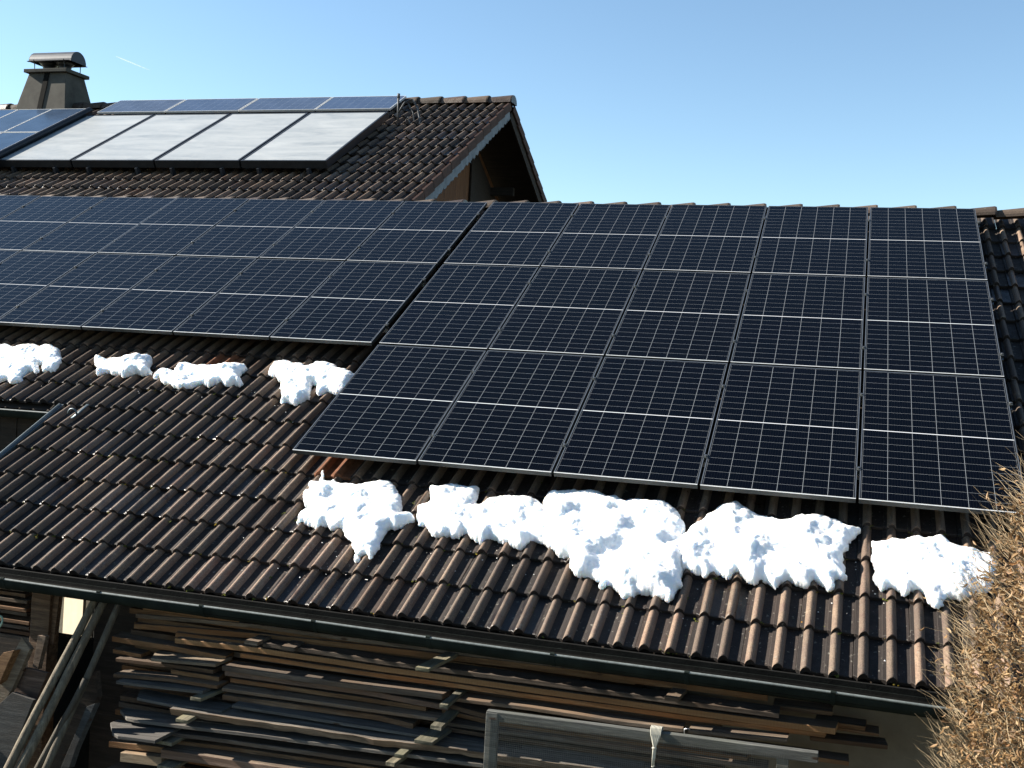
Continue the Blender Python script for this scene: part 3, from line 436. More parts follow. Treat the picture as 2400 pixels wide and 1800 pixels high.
# ------------------------------------------------------------------ snow
def snow(pid, outline, H, wdt, seed, label, name='snow_patch', base=-.236, holes=(), slab=0.0):
    P2 = np.array(outline); mn = P2.min(0) - .03; mx = P2.max(0) + .03; st = .0065 if name == 'snow_patch' else .005
    us = np.arange(mn[0], mx[0], st); vs = np.arange(mn[1], mx[1], st); nu, nv = len(us), len(vs)
    UU, VV = np.meshgrid(us, vs, indexing='ij')
    # jitter of the outline
    JU = np.zeros_like(UU); JV = np.zeros_like(UU); LA = np.zeros_like(UU); LB = np.zeros_like(UU); LC = np.zeros_like(UU); LC2 = np.zeros_like(UU)
    for i in range(nu):
        for j in range(nv):
            p = Vector((UU[i, j]*1.0, VV[i, j], seed*3.1))
            JU[i, j] = noise.noise(p*18) + .8*noise.noise(p*50); JV[i, j] = noise.noise(p*18 + Vector((9, 4, 2))) + .8*noise.noise(p*50 + Vector((1, 2, 3)))
            LA[i, j] = noise.noise(p*5.5); LB[i, j] = noise.noise(p*15); LC[i, j] = noise.noise(p*38); LC2[i, j] = noise.noise(p*75)
    X = UU + .014*JU; Y_ = VV + .012*JV - .010*np.cos(2*math.pi*(UU - .449 - .055)/PITCH)
    ins = np.zeros(X.shape, bool); dist = np.full(X.shape, 9.0)
    for a, b in zip(P2, np.roll(P2, -1, 0)):
        cond = ((a[1] > Y_) != (b[1] > Y_)) & (X < (b[0]-a[0])*(Y_-a[1])/((b[1]-a[1]) + 1e-12) + a[0]); ins ^= cond
        d = b - a; t = np.clip(((X-a[0])*d[0] + (Y_-a[1])*d[1])/(d@d + 1e-12), 0, 1)
        dist = np.minimum(dist, np.hypot(X - a[0] - t*d[0], Y_ - a[1] - t*d[1]))
    for (hu, hv, hr) in holes:
        dh = np.hypot(X-hu, (Y_-hv)*1.0) - hr; ins &= dh > 0; dist = np.minimum(dist, np.abs(dh))
    q = np.clip(dist/(wdt*np.where(VV > P2[:,1].mean() + .04, 1.5, .95)*(1 + .5*LA)), 0, 1); prof = np.sqrt(1 - (1-q)**2)
    h = prof*(H*(.78 + .60*LA) + .010*LB) + .0042*LC*np.minimum(1, dist/.02)
    crease = np.abs(LB + .25*LC); h -= prof*.008*np.exp(-(crease/.10)**2)
    h += .0022*JU*np.minimum(1, dist/.03) ; h = np.where(ins, np.maximum(h, .006), 0)
    for _ in range(2):
        hp_ = np.pad(h, 1, mode='edge'); hb = (hp_[1:-1,1:-1]*2 + hp_[:-2,1:-1] + hp_[2:,1:-1] + hp_[1:-1,:-2] + hp_[1:-1,2:])/6; h = np.where(ins, hb, h)
    h = h + np.where(ins, .0028*LC2*np.minimum(1, dist/.03), 0)
    idx = -np.ones(X.shape, int); verts = []; faces = []; lo = -np.ones(X.shape, int)
    cell = ins[:-1,:-1] & ins[1:,:-1] & ins[:-1,1:] & ins[1:,1:]
    use = np.zeros(X.shape, bool); use[:-1,:-1] |= cell; use[1:,:-1] |= cell; use[:-1,1:] |= cell; use[1:,1:] |= cell
    for i, j in zip(*np.where(use)):
        e = max(0, 1 - dist[i, j]/.012)
        idx[i, j] = len(verts); verts.append(P(us[i], vs[j], base + .03 + h[i, j]*(1-.55*e)))
    cnt = np.zeros(X.shape, int)
    edge = []
    C = np.zeros((nu+1, nv+1), bool); C[1:nu, 1:nv] = cell
    for i, j in zip(*np.where(cell)):
        faces.append((idx[i,j], idx[i+1,j], idx[i+1,j+1], idx[i,j+1]))
        if not C[i+1, j]: edge.append(((i,j+1),(i+1,j+1))) if False else None
        # boundary sides
        if not C[i, j+1]: edge.append(((i,j),(i,j+1)))
        if not C[i+2, j+1]: edge.append(((i+1,j+1),(i+1,j)))
        if not C[i+1, j]: edge.append(((i+1,j),(i,j)))
        if not C[i+1, j+2]: edge.append(((i,j+1),(i+1,j+1)))
    for a, b in edge:
        for k in (a, b):
            if lo[k] < 0: lo[k] = len(verts); verts.append(P(us[k[0]], vs[k[1]] + (.010 if VV[k] < P2[:,1].mean() else 0), base + .004))
        faces.append((idx[a], idx[b], lo[b], lo[a]))
    cu, cv = P2.mean(0); org = P(float(cu), float(cv), -.2)
    me = bpy.data.meshes.new(name); me.from_pydata([tuple(Vector(p) - org) for p in verts], [], faces); me.materials.append(SNOW)
    me.polygons.foreach_set('use_smooth', [True]*len(me.polygons))
    bm = bmesh.new(); bm.from_mesh(me)
    for _ in range(2): bmesh.ops.smooth_vert(bm, verts=[v for v in bm.verts if v.is_boundary or any(len(e.link_faces) < 2 for e in v.link_edges)], factor=.5, use_axis_x=True, use_axis_y=True, use_axis_z=True)
    bmesh.ops.recalc_face_normals(bm, faces=bm.faces); bm.to_mesh(me); bm.free()
    o = bpy.data.objects.new(name, me); col.objects.link(o); o.location = org
    return tag(o, label, 'snow patch', 'melting snow patches on the roof', 'thing')
S = D['snow']
snow('A', S['A'], .085, .11, 1, 'ragged white snow patch with a drooping tongue below the corner of the three row array')
snow('B', S['B'], .085, .10, 2, 'lumpy snow patch between the tongued patch and the largest patch')
snow('C', S['C'], .115, .12, 3, 'largest and thickest snow patch, below the middle of the three row array')
snow('D', S['D'], .110, .11, 4, 'wide rounded snow patch joined to the right side of the largest patch')
snow('E', S['E'], .090, .10, 5, 'snow patch half hidden by the brown leafy hedge')
snow('U1', S['U1'], .080, .09, 6, 'snow patch under the two row array, cut off by the photo edge')
snow('U2', S['U2'], .095, .06, 7, 'smallest oblong snow patch under the two row array')
snow('U3', S['U3'], .090, .06, 8, 'long flat slab of snow below the orange roof tiles')
snow('U4', S['U4'], .085, .09, 9, 'snow patch with a hole touching the left edge of the three row array')
snow('F', S['F'], .04, .02, 10, 'tiny crumb of snow below the tongued snow patch', 'snow_crumb')

# moss cushions on the tile tips and crumbs of ice
def blob(mb, c, r, flat, seed, rough=.45):
    c = Vector(c); vs = []; fs = []
    for i in range(5):
        a = math.pi*.5*i/4
        for k in range(7):
            b = 2*math.pi*k/7; d = Vector((math.cos(b)*math.cos(a), math.sin(b)*math.cos(a), math.sin(a)*flat))
            vs.append(c + P(*(d*r*(1 + rough*noise.noise(d*2.3 + Vector((seed, seed*1.7, 0)))))))
    for i in range(4):
        for k in range(7): fs.append((i*7+k, i*7+(k+1) % 7, (i+1)*7+(k+1) % 7, (i+1)*7+k))
    mb.add(vs, fs)
mm_ = MB()
for q in range(230):
    j = random.randint(0, 5) if random.random() < .8 else random.randint(6, 8); k = random.randint(0, 57) if j < 6 else random.randint(-24, 30)
    uu = .449 - 3.16 + k*PITCH + random.choice((.020, .078, .05)); vt = V0 + CO*j
    cc = P(uu, vt + random.uniform(.0, .022), BASE + .024 + random.uniform(0, .012))
    for t in range(random.randint(2, 6)): blob(mm_, cc + P(random.gauss(0, .009), random.gauss(0, .006), 0), random.uniform(.003, .0085), .7, q*3.1 + t)
for q in range(60):
    uu = random.uniform(-2.2, 4.6); vv = random.uniform(-6.7, -4.2)
    for t in range(3): blob(mm_, P(uu + random.gauss(0, .008), vv + random.gauss(0, .012), BASE + .022), random.uniform(.004, .008), .5, q*1.3 + t)
msm = NM('moss'); mv = msm.N('ShaderNodeNewGeometry'); msm.out(msm.ramp(mv.outputs['Random Per Island'], [(0, (.055, .065, .015)), (.5, (.13, .14, .022)), (.85, (.09, .08, .025)), (1, (.30, .19, .02))]), .95, 0, .1)
tag(mm_.build('moss', msm.m, shed, recalc=False), 'yellow green moss cushions on the tile tips', kind='stuff')
ic = MB()
for q in range(170):
    near = random.choice(list(S.values())); pu, pv = random.choice(near)
    uu = pu + random.gauss(0, .22); vv = pv - abs(random.gauss(0, .25))
    if vv < -6.7 or (uu > 0 and vv > -5.4) or uu > 4.7: continue
    blob(ic, P(uu, vv, BASE + .026), random.uniform(.002, .0055), .6, q*.7)
tag(ic.build('snow_crumbs', SNOW, None, loc=P(1.5, -6, -.2), recalc=False), 'tiny crumbs of ice scattered on the tiles around the snow', 'snow crumbs', kind='stuff')

# small roof fittings
m = MB(); c = P(-2.46, -4.84, -.17)
m.tube([c + P(.045*math.cos(a), .02*math.sin(a), .045*math.sin(a)) for a in [math.pi*i/10 for i in range(11)]], .009, 6)
m.obox(c + P(0, .10, -.03), (.016, 0, 0), P(0, .12, 0), P(0, 0, .003))
tag(m.build('roof_hook', FLASH, None, loc=c, smooth=True), 'round metal roof hook on the tiles near the stepped eave', 'roof hook')

# ------------------------------------------------------------------ lumber stack
ORDN = ['first','second','third','fourth','fifth','sixth','seventh','eighth','ninth','tenth','eleventh','twelfth','thirteenth','fourteenth','fifteenth','sixteenth','seventeenth','eighteenth','nineteenth','twentieth','twenty-first','twenty-second','twenty-third','twenty-fourth','twenty-fifth','twenty-sixth','twenty-seventh','twenty-eighth','twenty-ninth']
TW = dict(grey='grey', orange='orange sawn', brown='brown', pink='pinkish', pale='pale', blue='silvery grey', saw='orange saw-marked')
def interp(pts, x):
    if x <= pts[0][0]: a, b = pts[0], pts[1]
    elif x >= pts[-1][0]: a, b = pts[-2], pts[-1]
    else:
        for a, b in zip(pts, pts[1:]):
            if a[0] <= x <= b[0]: break
    t = (x-a[0])/(b[0]-a[0]); return [a[i] + t*(b[i]-a[i]) for i in range(3)]
def board(pts, th, depth, mats, wav=.003, name='board', live=0.0, point=0.0, kk=0):
    x0, x1 = pts[0][0], pts[-1][0]; n = max(4, int((x1-x0)/.07)); m = MB(); rows = []
    sd_ = random.uniform(0, 99); sk = random.uniform(-.02, .02); yj = random.uniform(-.006, .006)
    for i in range(n+1):
        x = x0 + (x1-x0)*i/n; p = interp(pts, x)
        dz = wav*noise.noise(Vector((x*1.7, sd_, 0))); dy = yj + wav*1.6*noise.noise(Vector((x*2.3, sd_, 5))) + live*noise.noise(Vector((x*6, sd_, 9)))
        ed = live*.35*noise.noise(Vector((x*9, sd_, 3)))
        fy = p[1] + dy
        if point and (x-x0) < point: fy += (1-(x-x0)/point)*depth*.75
        z = p[2] + dz; b = .0025
        rows.append([(x, fy + b, z), (x, fy, z - b), (x + (0), fy + live*.5, z - th + ed + b), (x, fy + b + live*.8, z - th + ed), (x, p[1]+depth, z - th), (x, p[1]+depth, z)])
    vs = [q for r in rows for q in r]; fs = []; mi = []
    for i in range(n):
        for k in range(6):
            fs.append((i*6+k, i*6+(k+1) % 6, (i+1)*6+(k+1) % 6, (i+1)*6+k)); mi.append(0 if k in (5,) else 1)
    fs += [tuple(range(5, -1, -1)), tuple(n*6+k for k in range(6))]; mi += [1, 1]
    m.v = vs; m.f = fs; m.m = mi
    # skew the back a little so ends are not all square
    m.v = [(x + (sk if y > pts[0][1] + depth*.8 else 0), y, z) for x, y, z in m.v]
    return m.build(name, list(mats), None, loc=pts[0])
def boards(keys, where, grp):
    bl = {b[0]: b for b in D['boards']}; it = sorted([bl[k] for k in keys], key=lambda b: -interp(b[1], keys[keys.index(b[0])] and (b[1][0][0]+b[1][-1][0])/2)[2])
    for i, (k, pts, th, tone) in enumerate(it):
        dep = {'b6b': .20, 'b13': .18, 'b15': .28, 'b11a': .18}.get(k, random.uniform(.12, .15))
        pt = {'b13': .16, 'b15': .18, 'b6b': .06, 'b11a': .06}.get(k, 0)
        o = board(pts, max(th, .014), dep, TONES[tone], point=pt)
        tag(o, f'{TW[tone]} board, {ORDN[i]} from the top of those {where}', 'board', grp)
LONG = [b[0] for b in D['boards'] if b[1][-1][0]-b[1][0][0] > 1.9 and b[0][0] == 'b' and b[1][0][0] < .2]
LEFT = [b[0] for b in D['boards'] if b[0] not in LONG and b[0][0] == 'b' and b[1][0][0] < .3]
RIGHT = [b[0] for b in D['boards'] if b[0][0] == 'r']
MID = [b[0] for b in D['boards'] if b[0] not in LONG + LEFT + RIGHT]
G = 'boards of the lumber stack under the eave'
boards(LONG, 'running along the lumber stack', G)
boards(LEFT, 'at the left end of the stack', G)
boards(MID, 'in the middle of the stack', G)
boards(RIGHT, 'sticking out by the plaster wall', G)
o = board([tuple(p) for p in D['plank']], .048, .24, (BLUEW, GREYW), live=.035, name='natural_edge_plank')
tag(o, 'thick silvery plank with wavy bark edge and knots across the stack', 'plank')
# filler boards lying behind, seen only as dark edges in the gaps
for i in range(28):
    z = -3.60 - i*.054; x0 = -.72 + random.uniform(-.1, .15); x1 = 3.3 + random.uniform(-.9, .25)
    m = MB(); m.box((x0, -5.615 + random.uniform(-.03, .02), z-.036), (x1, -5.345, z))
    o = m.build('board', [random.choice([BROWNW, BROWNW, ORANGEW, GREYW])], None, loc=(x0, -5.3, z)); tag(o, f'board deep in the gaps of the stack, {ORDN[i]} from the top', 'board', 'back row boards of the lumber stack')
SL = {'s1': 'lichen covered spacer stick poking out highest in the middle of the stack', 's2': 'short spacer stick with a notched tip, second of the middle column of sticks', 's3': 'thin spacer stick with a lit tip just above the broad stick', 's4': 'broad spacer stick resting on the wavy edged plank',
 's5': 'square spacer stick right below the wavy edged plank', 's6': 'lowest lit spacer stick below the wavy edged plank', 's7': 'lit spacer stick tip highest on the left part of the stack', 's8': 'long sunlit spacer stick below the left end of the wavy edged plank', 's9': 'wide sunlit spacer block beside the pointed silvery board', 's10': 'dark spacer stick low on the left part of the stack',
 's11': 'dark spacer stub near the top of the stack, left of its neighbour', 's12': 'dark spacer stub near the top of the stack beside an orange stain', 's13': 'dark spacer stub far right near the top of the stack', 's14': 'lowest spacer stick at the bottom left of the stack'}
for k, a, b, lit in D['sticks']:
    x0, x1 = a[0], b[0]; z1, z0 = a[2], b[2]; m = MB(); y0 = a[1]; sk = random.uniform(-.05, .12)
    if z1 - z0 < .02: z0 = z1 - .024
    m.hexa([(x0, y0, z0), (x1, y0 + random.uniform(-.01,.01), z0), (x1+sk, y0+.7, z0), (x0+sk, y0+.7, z0)], [(x0, y0, z1), (x1, y0, z1), (x1+sk, y0+.7, z1), (x0+sk, y0+.7, z1)])
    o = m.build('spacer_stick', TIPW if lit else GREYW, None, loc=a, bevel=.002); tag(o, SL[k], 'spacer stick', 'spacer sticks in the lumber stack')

# ------------------------------------------------------------------ left end under the eave
for i, (z, pr) in enumerate(D['lstack']):
    m = MB(); x1 = pr[0] + random.uniform(-.03, .03); x0 = x1 - 1.9; zz = pr[2] + .03
    m.box((x0, -5.42 + random.uniform(-.02, .02), zz - .026), (x1, -5.12, zz)); o = m.build('board', [BROWNW if i % 2 else GREYW], None, loc=(x1, -5.4, zz), bevel=.002)
    tag(o, f'{"brown" if i % 2 else "grey"} board, {ORDN[i]} from the top of the small stack left of the post', 'board', 'boards of the small stack left of the post')
a, b, c = [Vector(p) for p in D['post1']]
m = MB(); m.hexa([(c.x-.03, -5.56, -6.3), (c.x+.12, -5.56, -6.3), (c.x+.12, -5.44, -6.3), (c.x-.03, -5.44, -6.3)], [(a.x, -5.55, -3.40), (b.x, -5.55, -3.40), (b.x, -5.43, -3.40), (a.x, -5.43, -3.40)])
m.build('post', BROWNW, shed, bevel=.004)
def lean(name, pts, r, label, cat, matl, knots=True):
    a, b = Vector(pts[0]), Vector(pts[1]); a2 = a + (a-b)*1.0; b = b + (b-a)*.10; m = MB(); n = 16; path = []; rs = []
    sd_ = random.uniform(0, 50)
    for i in range(n+1):
        t = i/n; p = a2.lerp(b, t); p += Vector((noise.noise(Vector((t*3, sd_, 0))), noise.noise(Vector((t*3, sd_, 4))), 0))*.014
        path.append(p); rs.append(r*(1.12-.25*t) + .003*noise.noise(Vector((t*14, sd_, 7))))
    m.tube(path, rs, 12); o = m.build(name, matl, None, loc=a2, smooth=True); return tag(o, label, cat, 'round poles leaning under the gutter')
lean('wooden_pole', D['poles'][0], .030, 'leftmost round grey pole leaning against the eave', 'pole', POLEW)
lean('wooden_pole', D['poles'][1], .032, 'second round grey pole, leaning close beside the leftmost one', 'pole', POLEW)
lean('wooden_pole', D['poles'][2], .024, 'short low round pole between the taller leaning poles', 'pole', POLEW)
lean('wooden_pole', D['poles'][3], .026, 'knotty round pole leaning nearest to the lumber stack', 'pole', POLEW)
m = MB(); m.obox((-2.25, -4.30, -4.80), (.24, -.18, 0), (.007, .010, 0), (0, .03, 1.45)); o = m.build('painted_board', CREAM, None, loc=(-2.25, -4.3, -6.2))
tag(o, 'sunlit cream board standing behind the leaning round poles', 'board')
a, b = [Vector(p) for p in D['post2']]
m = MB(); m.obox((a+b)/2, (.022, 0, 0), (0, .022, 0), (a-b)/2*1.15); o = m.build('wooden_batten', BROWNW, None, loc=(a+b)/2); tag(o, 'narrow dark batten standing just right of the brown post', 'batten')
def plate(name, key, d, matl, label, cat):
    m = MB(); m.prism([tuple(p) for p in D[key]], d); o = m.build(name, matl, None, loc=D[key][0], bevel=.002); return tag(o, label, cat, None)
plate('board_offcut', 'board_pt', (.012, .03, 0), PALEW, 'pale board with a pointed sunlit top leaning at the left', 'board')
plate('wooden_sheet', 'board_big', (.01, .03, 0), OLDW, 'wide grey panel leaning in the lower left corner', 'panel')
plate('wooden_sheet', 'board_pink', (.01, .025, 0), PINKW, 'pinkish brown panel leaning behind the wide grey panel', 'panel')
plate('wood_chunk', 'chunk', (.02, .06, 0), ORANGEW, 'splintered orange piece of wood at the left edge', 'wood chunk')
plate('wooden_stake', 'stickg', (.01, .03, 0), GREYW, 'short grey stake standing left of the leaning poles', 'stake')
plate('leaning_board', 'plank4', (.02, .03, 0), OLDW, 'grey square edged board leaning right of the round poles', 'board')
plate('leaning_board', 'darkpl', (.02, .03, 0), DARKW, 'dark wide board leaning behind the knotty round pole', 'board')
m = MB(); c = Vector(D['ring']); m.tube([c + Vector((-.02 + .038*math.cos(t), .01*math.sin(2*t), .045*math.sin(t))) for t in [2*math.pi*i/20 for i in range(21)]], .007, 8, cap=False)
tag(m.build('hose_loop', mat_plain('pale_green_hose', (.30, .42, .30), .4), None, loc=c, smooth=True), 'pale green loop of garden hose at the left photo edge', 'hose')

# ------------------------------------------------------------------ mesh screen in front of the stack
mr = D['mesh']; ra, rb = Vector(mr['rail'][0]), Vector(mr['rail'][1]); ht = .052; wd = .04
scr = thing('mesh_screen', 'weathered wooden frame with wire mesh standing in front of the stack', 'mesh screen', (ra.x, ra.y, -6.3))
dr = (rb-ra).normalized(); upz = Vector((-dr.z, 0, dr.x))
def bar(nm, a, b, h, y0, y1, bev=.003):
    m = MB(); d = (b-a).normalized(); u_ = Vector((-d.z, 0, d.x)) if abs(d.x) > .5 else Vector((1, 0, 0)); n = 10; rows = []
    for i in range(n+1):
        p = a.lerp(b, i/n); q = .0012*noise.noise(Vector((i*.9, a.x, 2)))
        rows += [(p.x, y0+q, p.z), (p.x, y1, p.z), (p.x - u_.x*h, y1, p.z - u_.z*h), (p.x - u_.x*h, y0+q, p.z - u_.z*h)]
    fs = [(i*4+k, i*4+(k+1) % 4, (i+1)*4+(k+1) % 4, (i+1)*4+k) for i in range(n) for k in range(4)] + [(0,1,2,3), (n*4+3, n*4+2, n*4+1, n*4)]
    m.add(rows, fs); return m.build(nm, FRAMEW, scr, bevel=bev)
bar('top_rail', ra, rb, ht, ra.y, ra.y + wd)
m = MB(); m.box((ra.x - .001, ra.y - .003, -6.3), (ra.x + .066, ra.y + .036, ra.z - .006)); m.build('post', FRAMEW, scr, bevel=.003)
m = MB(); m.box((rb.x - .20, ra.y + .004, -6.3), (rb.x - .14, ra.y + .036, rb.z - .056)); m.build('post', FRAMEW, scr, bevel=.003)
m = MB(); m.box((ra.x + .066, ra.y + .002, -5.3), (rb.x - .20, ra.y + .034, -5.24)); m.build('bottom_rail', FRAMEW, scr)
m = MB(); yw = ra.y - .005; x0 = ra.x + .015; x1 = rb.x - .16; zt = ra.z - .030; zb = -4.35; rr = .00045
k = 0; x = x0
while x < x1:
    wob = .0015*math.sin(k*1.7); m.add([(x-rr, yw, zt + (x-ra.x)*.0257), (x+rr, yw, zt + (x-ra.x)*.0257), (x+rr+wob, yw, zb), (x-rr+wob, yw, zb), (x, yw+.001, zt + (x-ra.x)*.0257), (x+wob, yw+.001, zb)], [(0,1,2,3), (0,4,5,3), (1,4,5,2)]); x += .0105; k += 1
z = zt
while z > zb:
    m.add([(x0, yw-.0005, z-rr), (x1, yw-.0005, z-rr+.04), (x1, yw-.0005, z+rr+.04), (x0, yw-.0005, z+rr), (x0, yw+.0008, z), (x1, yw+.0008, z+.04)], [(0,1,2,3), (0,4,5,1), (3,4,5,2)]); z -= .0105
m.build('wire_mesh', WIRE, scr, recalc=False)
rp = [Vector(p) for p in D['rope']]; m = MB()
x0, x1 = rp[0].x, rp[1].x; zt = rp[0].z + .006; yb = ra.y
for k in range(9):
    x = x0 + (x1-x0)*k/8; xb = rp[3].x + (k-4)*.0012; xm = rp[2].x + (k-4)*.0018
    path = [(x, yb+.046, zt-.05), (x, yb+.044, zt-.004), (x, yb+.02, zt+.004), (x, yb-.004, zt), (x*.9+xm*.1, yb-.012, zt-.03), (xm, yb-.016-.003*(k % 2), rp[2].z+.01), (xm*.5+xb*.5, yb-.015, (rp[2].z+rp[3].z)/2), (xb, yb-.014, rp[3].z+.002)]
    m.tube(path, .0034, 6)
m.tube([(rp[3].x - .006, yb-.015, rp[3].z), (rp[3].x, yb-.015, rp[3].z - .006), (rp[3].x + .008, yb-.015, rp[3].z + .004)], .004, 6)
m.tube([(rp[2].x-.012, yb-.02, rp[2].z), (rp[2].x, yb-.024, rp[2].z+.001), (rp[2].x+.012, yb-.02, rp[2].z)], .004, 6)
tag(m.build('rope', ROPE, None, loc=rp[0], smooth=True), 'bundle of white cord hanging over the rail of the mesh screen', 'rope')
hk = [Vector(p) for p in D['hook']]; m = MB(); m.tube([hk[0] + Vector((0,0,-.05)), hk[0], hk[1], hk[2], hk[2] + Vector((.004, 0, -.006))], .0022, 6)
tag(m.build('wire_hook', STEEL, None, loc=hk[0], smooth=True), 'small bent wire hook rising behind the mesh screen rail', 'hook')

# ------------------------------------------------------------------ far house
far = thing('farmhouse', 'taller farmhouse behind the shed with tiled gable roof and collectors', 'farmhouse', (-6, 4, -6.3))
mb = MB(); NC = 13
tile_rows(mb, F, -.316*41, 0.0, -.357*NC + .02, 0, NC, .357, -.061, res=5)
def FB(u, v, n=0.0):
    p = F(u, v, n); return Vector((p.x, 2*4.30 - p.y, p.z))
tile_rows(mb, FB, -.316*3, 0.0, -.357*18 + .02, 0, 18, .357, -.061, res=5)
o = mb.build('roof', [TILEF, CRESTF], far, recalc=False)
m = MB(); m.add([F(-13, .1, -.10), F(-.02, .1, -.10), F(-.02, -4.6, -.10), F(-13, -4.6, -.10)], [(0,1,2,3)]); m.add([FB(-13, .1, -.10), FB(-.02, .1, -.10), FB(-.02, -6.3, -.10), FB(-13, -6.3, -.10)], [(0,1,2,3)])
m.build('roof_deck', DARKW, far, recalc=False)
# verge tiles (vertical flanks) on both slopes
for PF, nn in ((F, NC), (FB, 18)):
    m = MB()
    for j in range(nn):
        v = -.357*nn + .02 + .357*j
        a, b = -.003 + random.uniform(-.003, .003), .020
        m.hexa([PF(a, v, -.125), PF(b, v, -.125), PF(b, v+.37, -.15), PF(a, v+.37, -.15)], [PF(a, v, .006), PF(b, v, -.002), PF(b, v+.37, -.026), PF(a, v+.37, -.018)])
    m.build('verge_tiles', mat_plain('red_brown_verge', (.10, .05, .034), .85, 0, .3, .35, 12, .4), far)
# scalloped bargeboards
for PF, v1 in ((F, -4.5), (FB, -6.2)):
    m = MB(); v = .02
    while v > v1:
        k = 0
        for i in range(4):
            a = v - .04*i; b = a - .04; d0 = ([.0, .018, .024, .01][i] + random.uniform(-.03, .022))*(PF is F); d1 = [.018, .024, .01, .0][i]*(PF is F)
            m.hexa([PF(-.035, a, -.275 - d0), PF(-.012, a, -.275 - d0), PF(-.012, b, -.275 - d1), PF(-.035, b, -.275 - d1)], [PF(-.035, a, -.14), PF(-.008, a, -.14), PF(-.008, b, -.14), PF(-.035, b, -.14)])
        v -= .16
    m.build('bargeboard', FASC if PF is F else DARKW, far)
m = MB()
for k in range(34):
    x = FA.x + .03 - .40*(k+1); n = 9; vs = []
    for (xx, r) in ((x+.42, .138), (x+.40, .142), (x, .112)):
        for i in range(n+1):
            a = math.pi*i/n; vs.append((xx, 4.27 + r*1.1*math.cos(a), 2.125 + r*.95*math.sin(a)))
    m.add(vs, [(r*(n+1)+i, r*(n+1)+i+1, (r+1)*(n+1)+i+1, (r+1)*(n+1)+i) for r in range(2) for i in range(n)] + [tuple(range(n+1))])
m.build('ridge', RIDGEM, far)
m = MB(); m.add([(-2.0, .3, -6.3), (-2.0, 8.6, -6.3), (-2.0, 8.6, -.3), (-2.0, 4.3, 1.98), (-2.0, .3, -.15)], [(0,1,2,3,4)])
m.add([(-13, .6, -6.3), (-2.0, .6, -6.3), (-2.0, .6, -.02), (-13, .6, -.02)], [(0,1,2,3)])
wl = m.build('wall', GABLE, far, recalc=False)
m = MB(); m.prism([(-1.99, 4.7, -2.5), (-1.99, 7.6, -2.5), (-1.99, 7.6, -.05), (-1.99, 4.7, 1.62)], (.03, 0, 0)); m.build('dark_gable_panel', DARKW, far)  # dark panel laid over the right part of the gable wall
for y, z, x1 in ((4.3, 1.84, -1.40), (5.75, 1.03, -1.55), (2.95, 1.10, -1.55)):
    m = MB(); m.box((-2.4, y-.05, z-.14), (x1, y+.05, z)); m.build('purlin', DARKW, far, bevel=.004)
# chimney, part of the farmhouse roof
def sub(mb_, nm, mt, par, **k):
    q = mb_.build(nm, mt, None, **k); q.parent = par; q.matrix_parent_inverse = Matrix.Translation(-(Vector(far.location))); return q
m = MB(); m.hexa([(-10.47, 3.86, 1.75), (-9.27, 3.86, 1.75), (-9.27, 4.82, 1.75), (-10.47, 4.82, 1.75)], [(-10.25, 4.07, 2.745), (-9.46, 4.07, 2.745), (-9.46, 4.57, 2.745), (-10.25, 4.57, 2.745)])
ch = m.build('chimney', CHIM, far, bevel=.01)
m = MB(); m.hexa([(-9.93, 3.845, 1.75), (-9.83, 3.845, 1.75), (-9.83, 3.9, 1.75), (-9.93, 3.9, 1.75)], [(-9.90, 4.055, 2.744), (-9.80, 4.055, 2.744), (-9.80, 4.11, 2.744), (-9.90, 4.11, 2.744)]); m.build('chimney_strip', GUTD, far)  # dark strip standing proud of the front face
m = MB(); m.box((-10.31, 4.0, 2.748), (-9.40, 4.63, 2.81)); m.build('chimney_slab', CHIM, far, bevel=.006)
m = MB(); n = 14; cy = 4.31; rr_ = .205
prof = [(cy - rr_ - .05, 2.965)] + [(cy - rr_*math.cos(math.pi*i/n), 2.965 + .20*math.sin(math.pi*i/n)) for i in range(n+1)] + [(cy + rr_ + .05, 2.965)]
inn = [(y_*.97 + cy*.03, z_ - .008) for y_, z_ in prof][::-1]; loop = prof + inn; k_ = len(loop)
m.add([(x, *p) for x in (-10.30, -9.40) for p in loop], [(i, (i+1) % k_, (i+1) % k_ + k_, i + k_) for i in range(k_)])
m.prism([(-9.402, y_, z_) for y_, z_ in prof[1:-1]], (.008, 0, 0)); m.prism([(-10.30, y_, z_) for y_, z_ in prof[1:-1]], (.008, 0, 0))
m.build('chimney_hood', HOODM, far, smooth=False)
m = MB()
for x in (-10.02, -9.68):
    m.tube([(x, cy, 2.80), (x, cy, 2.86), (x, cy, 2.92), (x, cy, 2.99)], [.12, .10, .12, .20], 14)
m.build('flue_collars', DMETAL, far, smooth=True)
m = MB()
for x in (-10.16, -9.52):
    for y in (4.10, 4.52): m.tube([(x, y, 2.80), (x, y, 2.90), (x-.01, y + (.01 if y > 4.3 else -.02), 2.99)], .008, 6)
m.build('hood_supports', DMETAL, far)

# upper photovoltaic strip, collectors, left group on the far roof
PVB = mat_pv('pv_glass_blue', (.05, .065, .10), .156, .156, 6, 10, .02, .02, 0.0, 0, .0012, 0, (.20, .24, .30), 1.33, .99, .10)
PVL = mat_pv('pv_glass_plain', (.035, .055, .09), 9, 9, 6, 10, .014, .014, 0.0, 0, .0012, 0, (.35, .38, .40), .67, 1.25, .06)
cm = NM('structured_glass'); cv = cm.coord(rnd=True)
ca = cm.noise(cm.coord(scale=(.5, 2.2, 1), rnd=True), 1.6, 6, .62, .9); cb = cm.noise(cm.coord(scale=(1, 3, 1), rnd=True), 7, 4, .7)
cm.out(cm.mix(cm.ramp(cb, [(.4, (0,0,0)), (.7, (.5,)*3)]), cm.ramp(ca, [(.3, (.25, .275, .285)), (.7, (.47, .485, .475))]), (.46, .46, .44)), .34, 0, .6)
COLG = cm.m
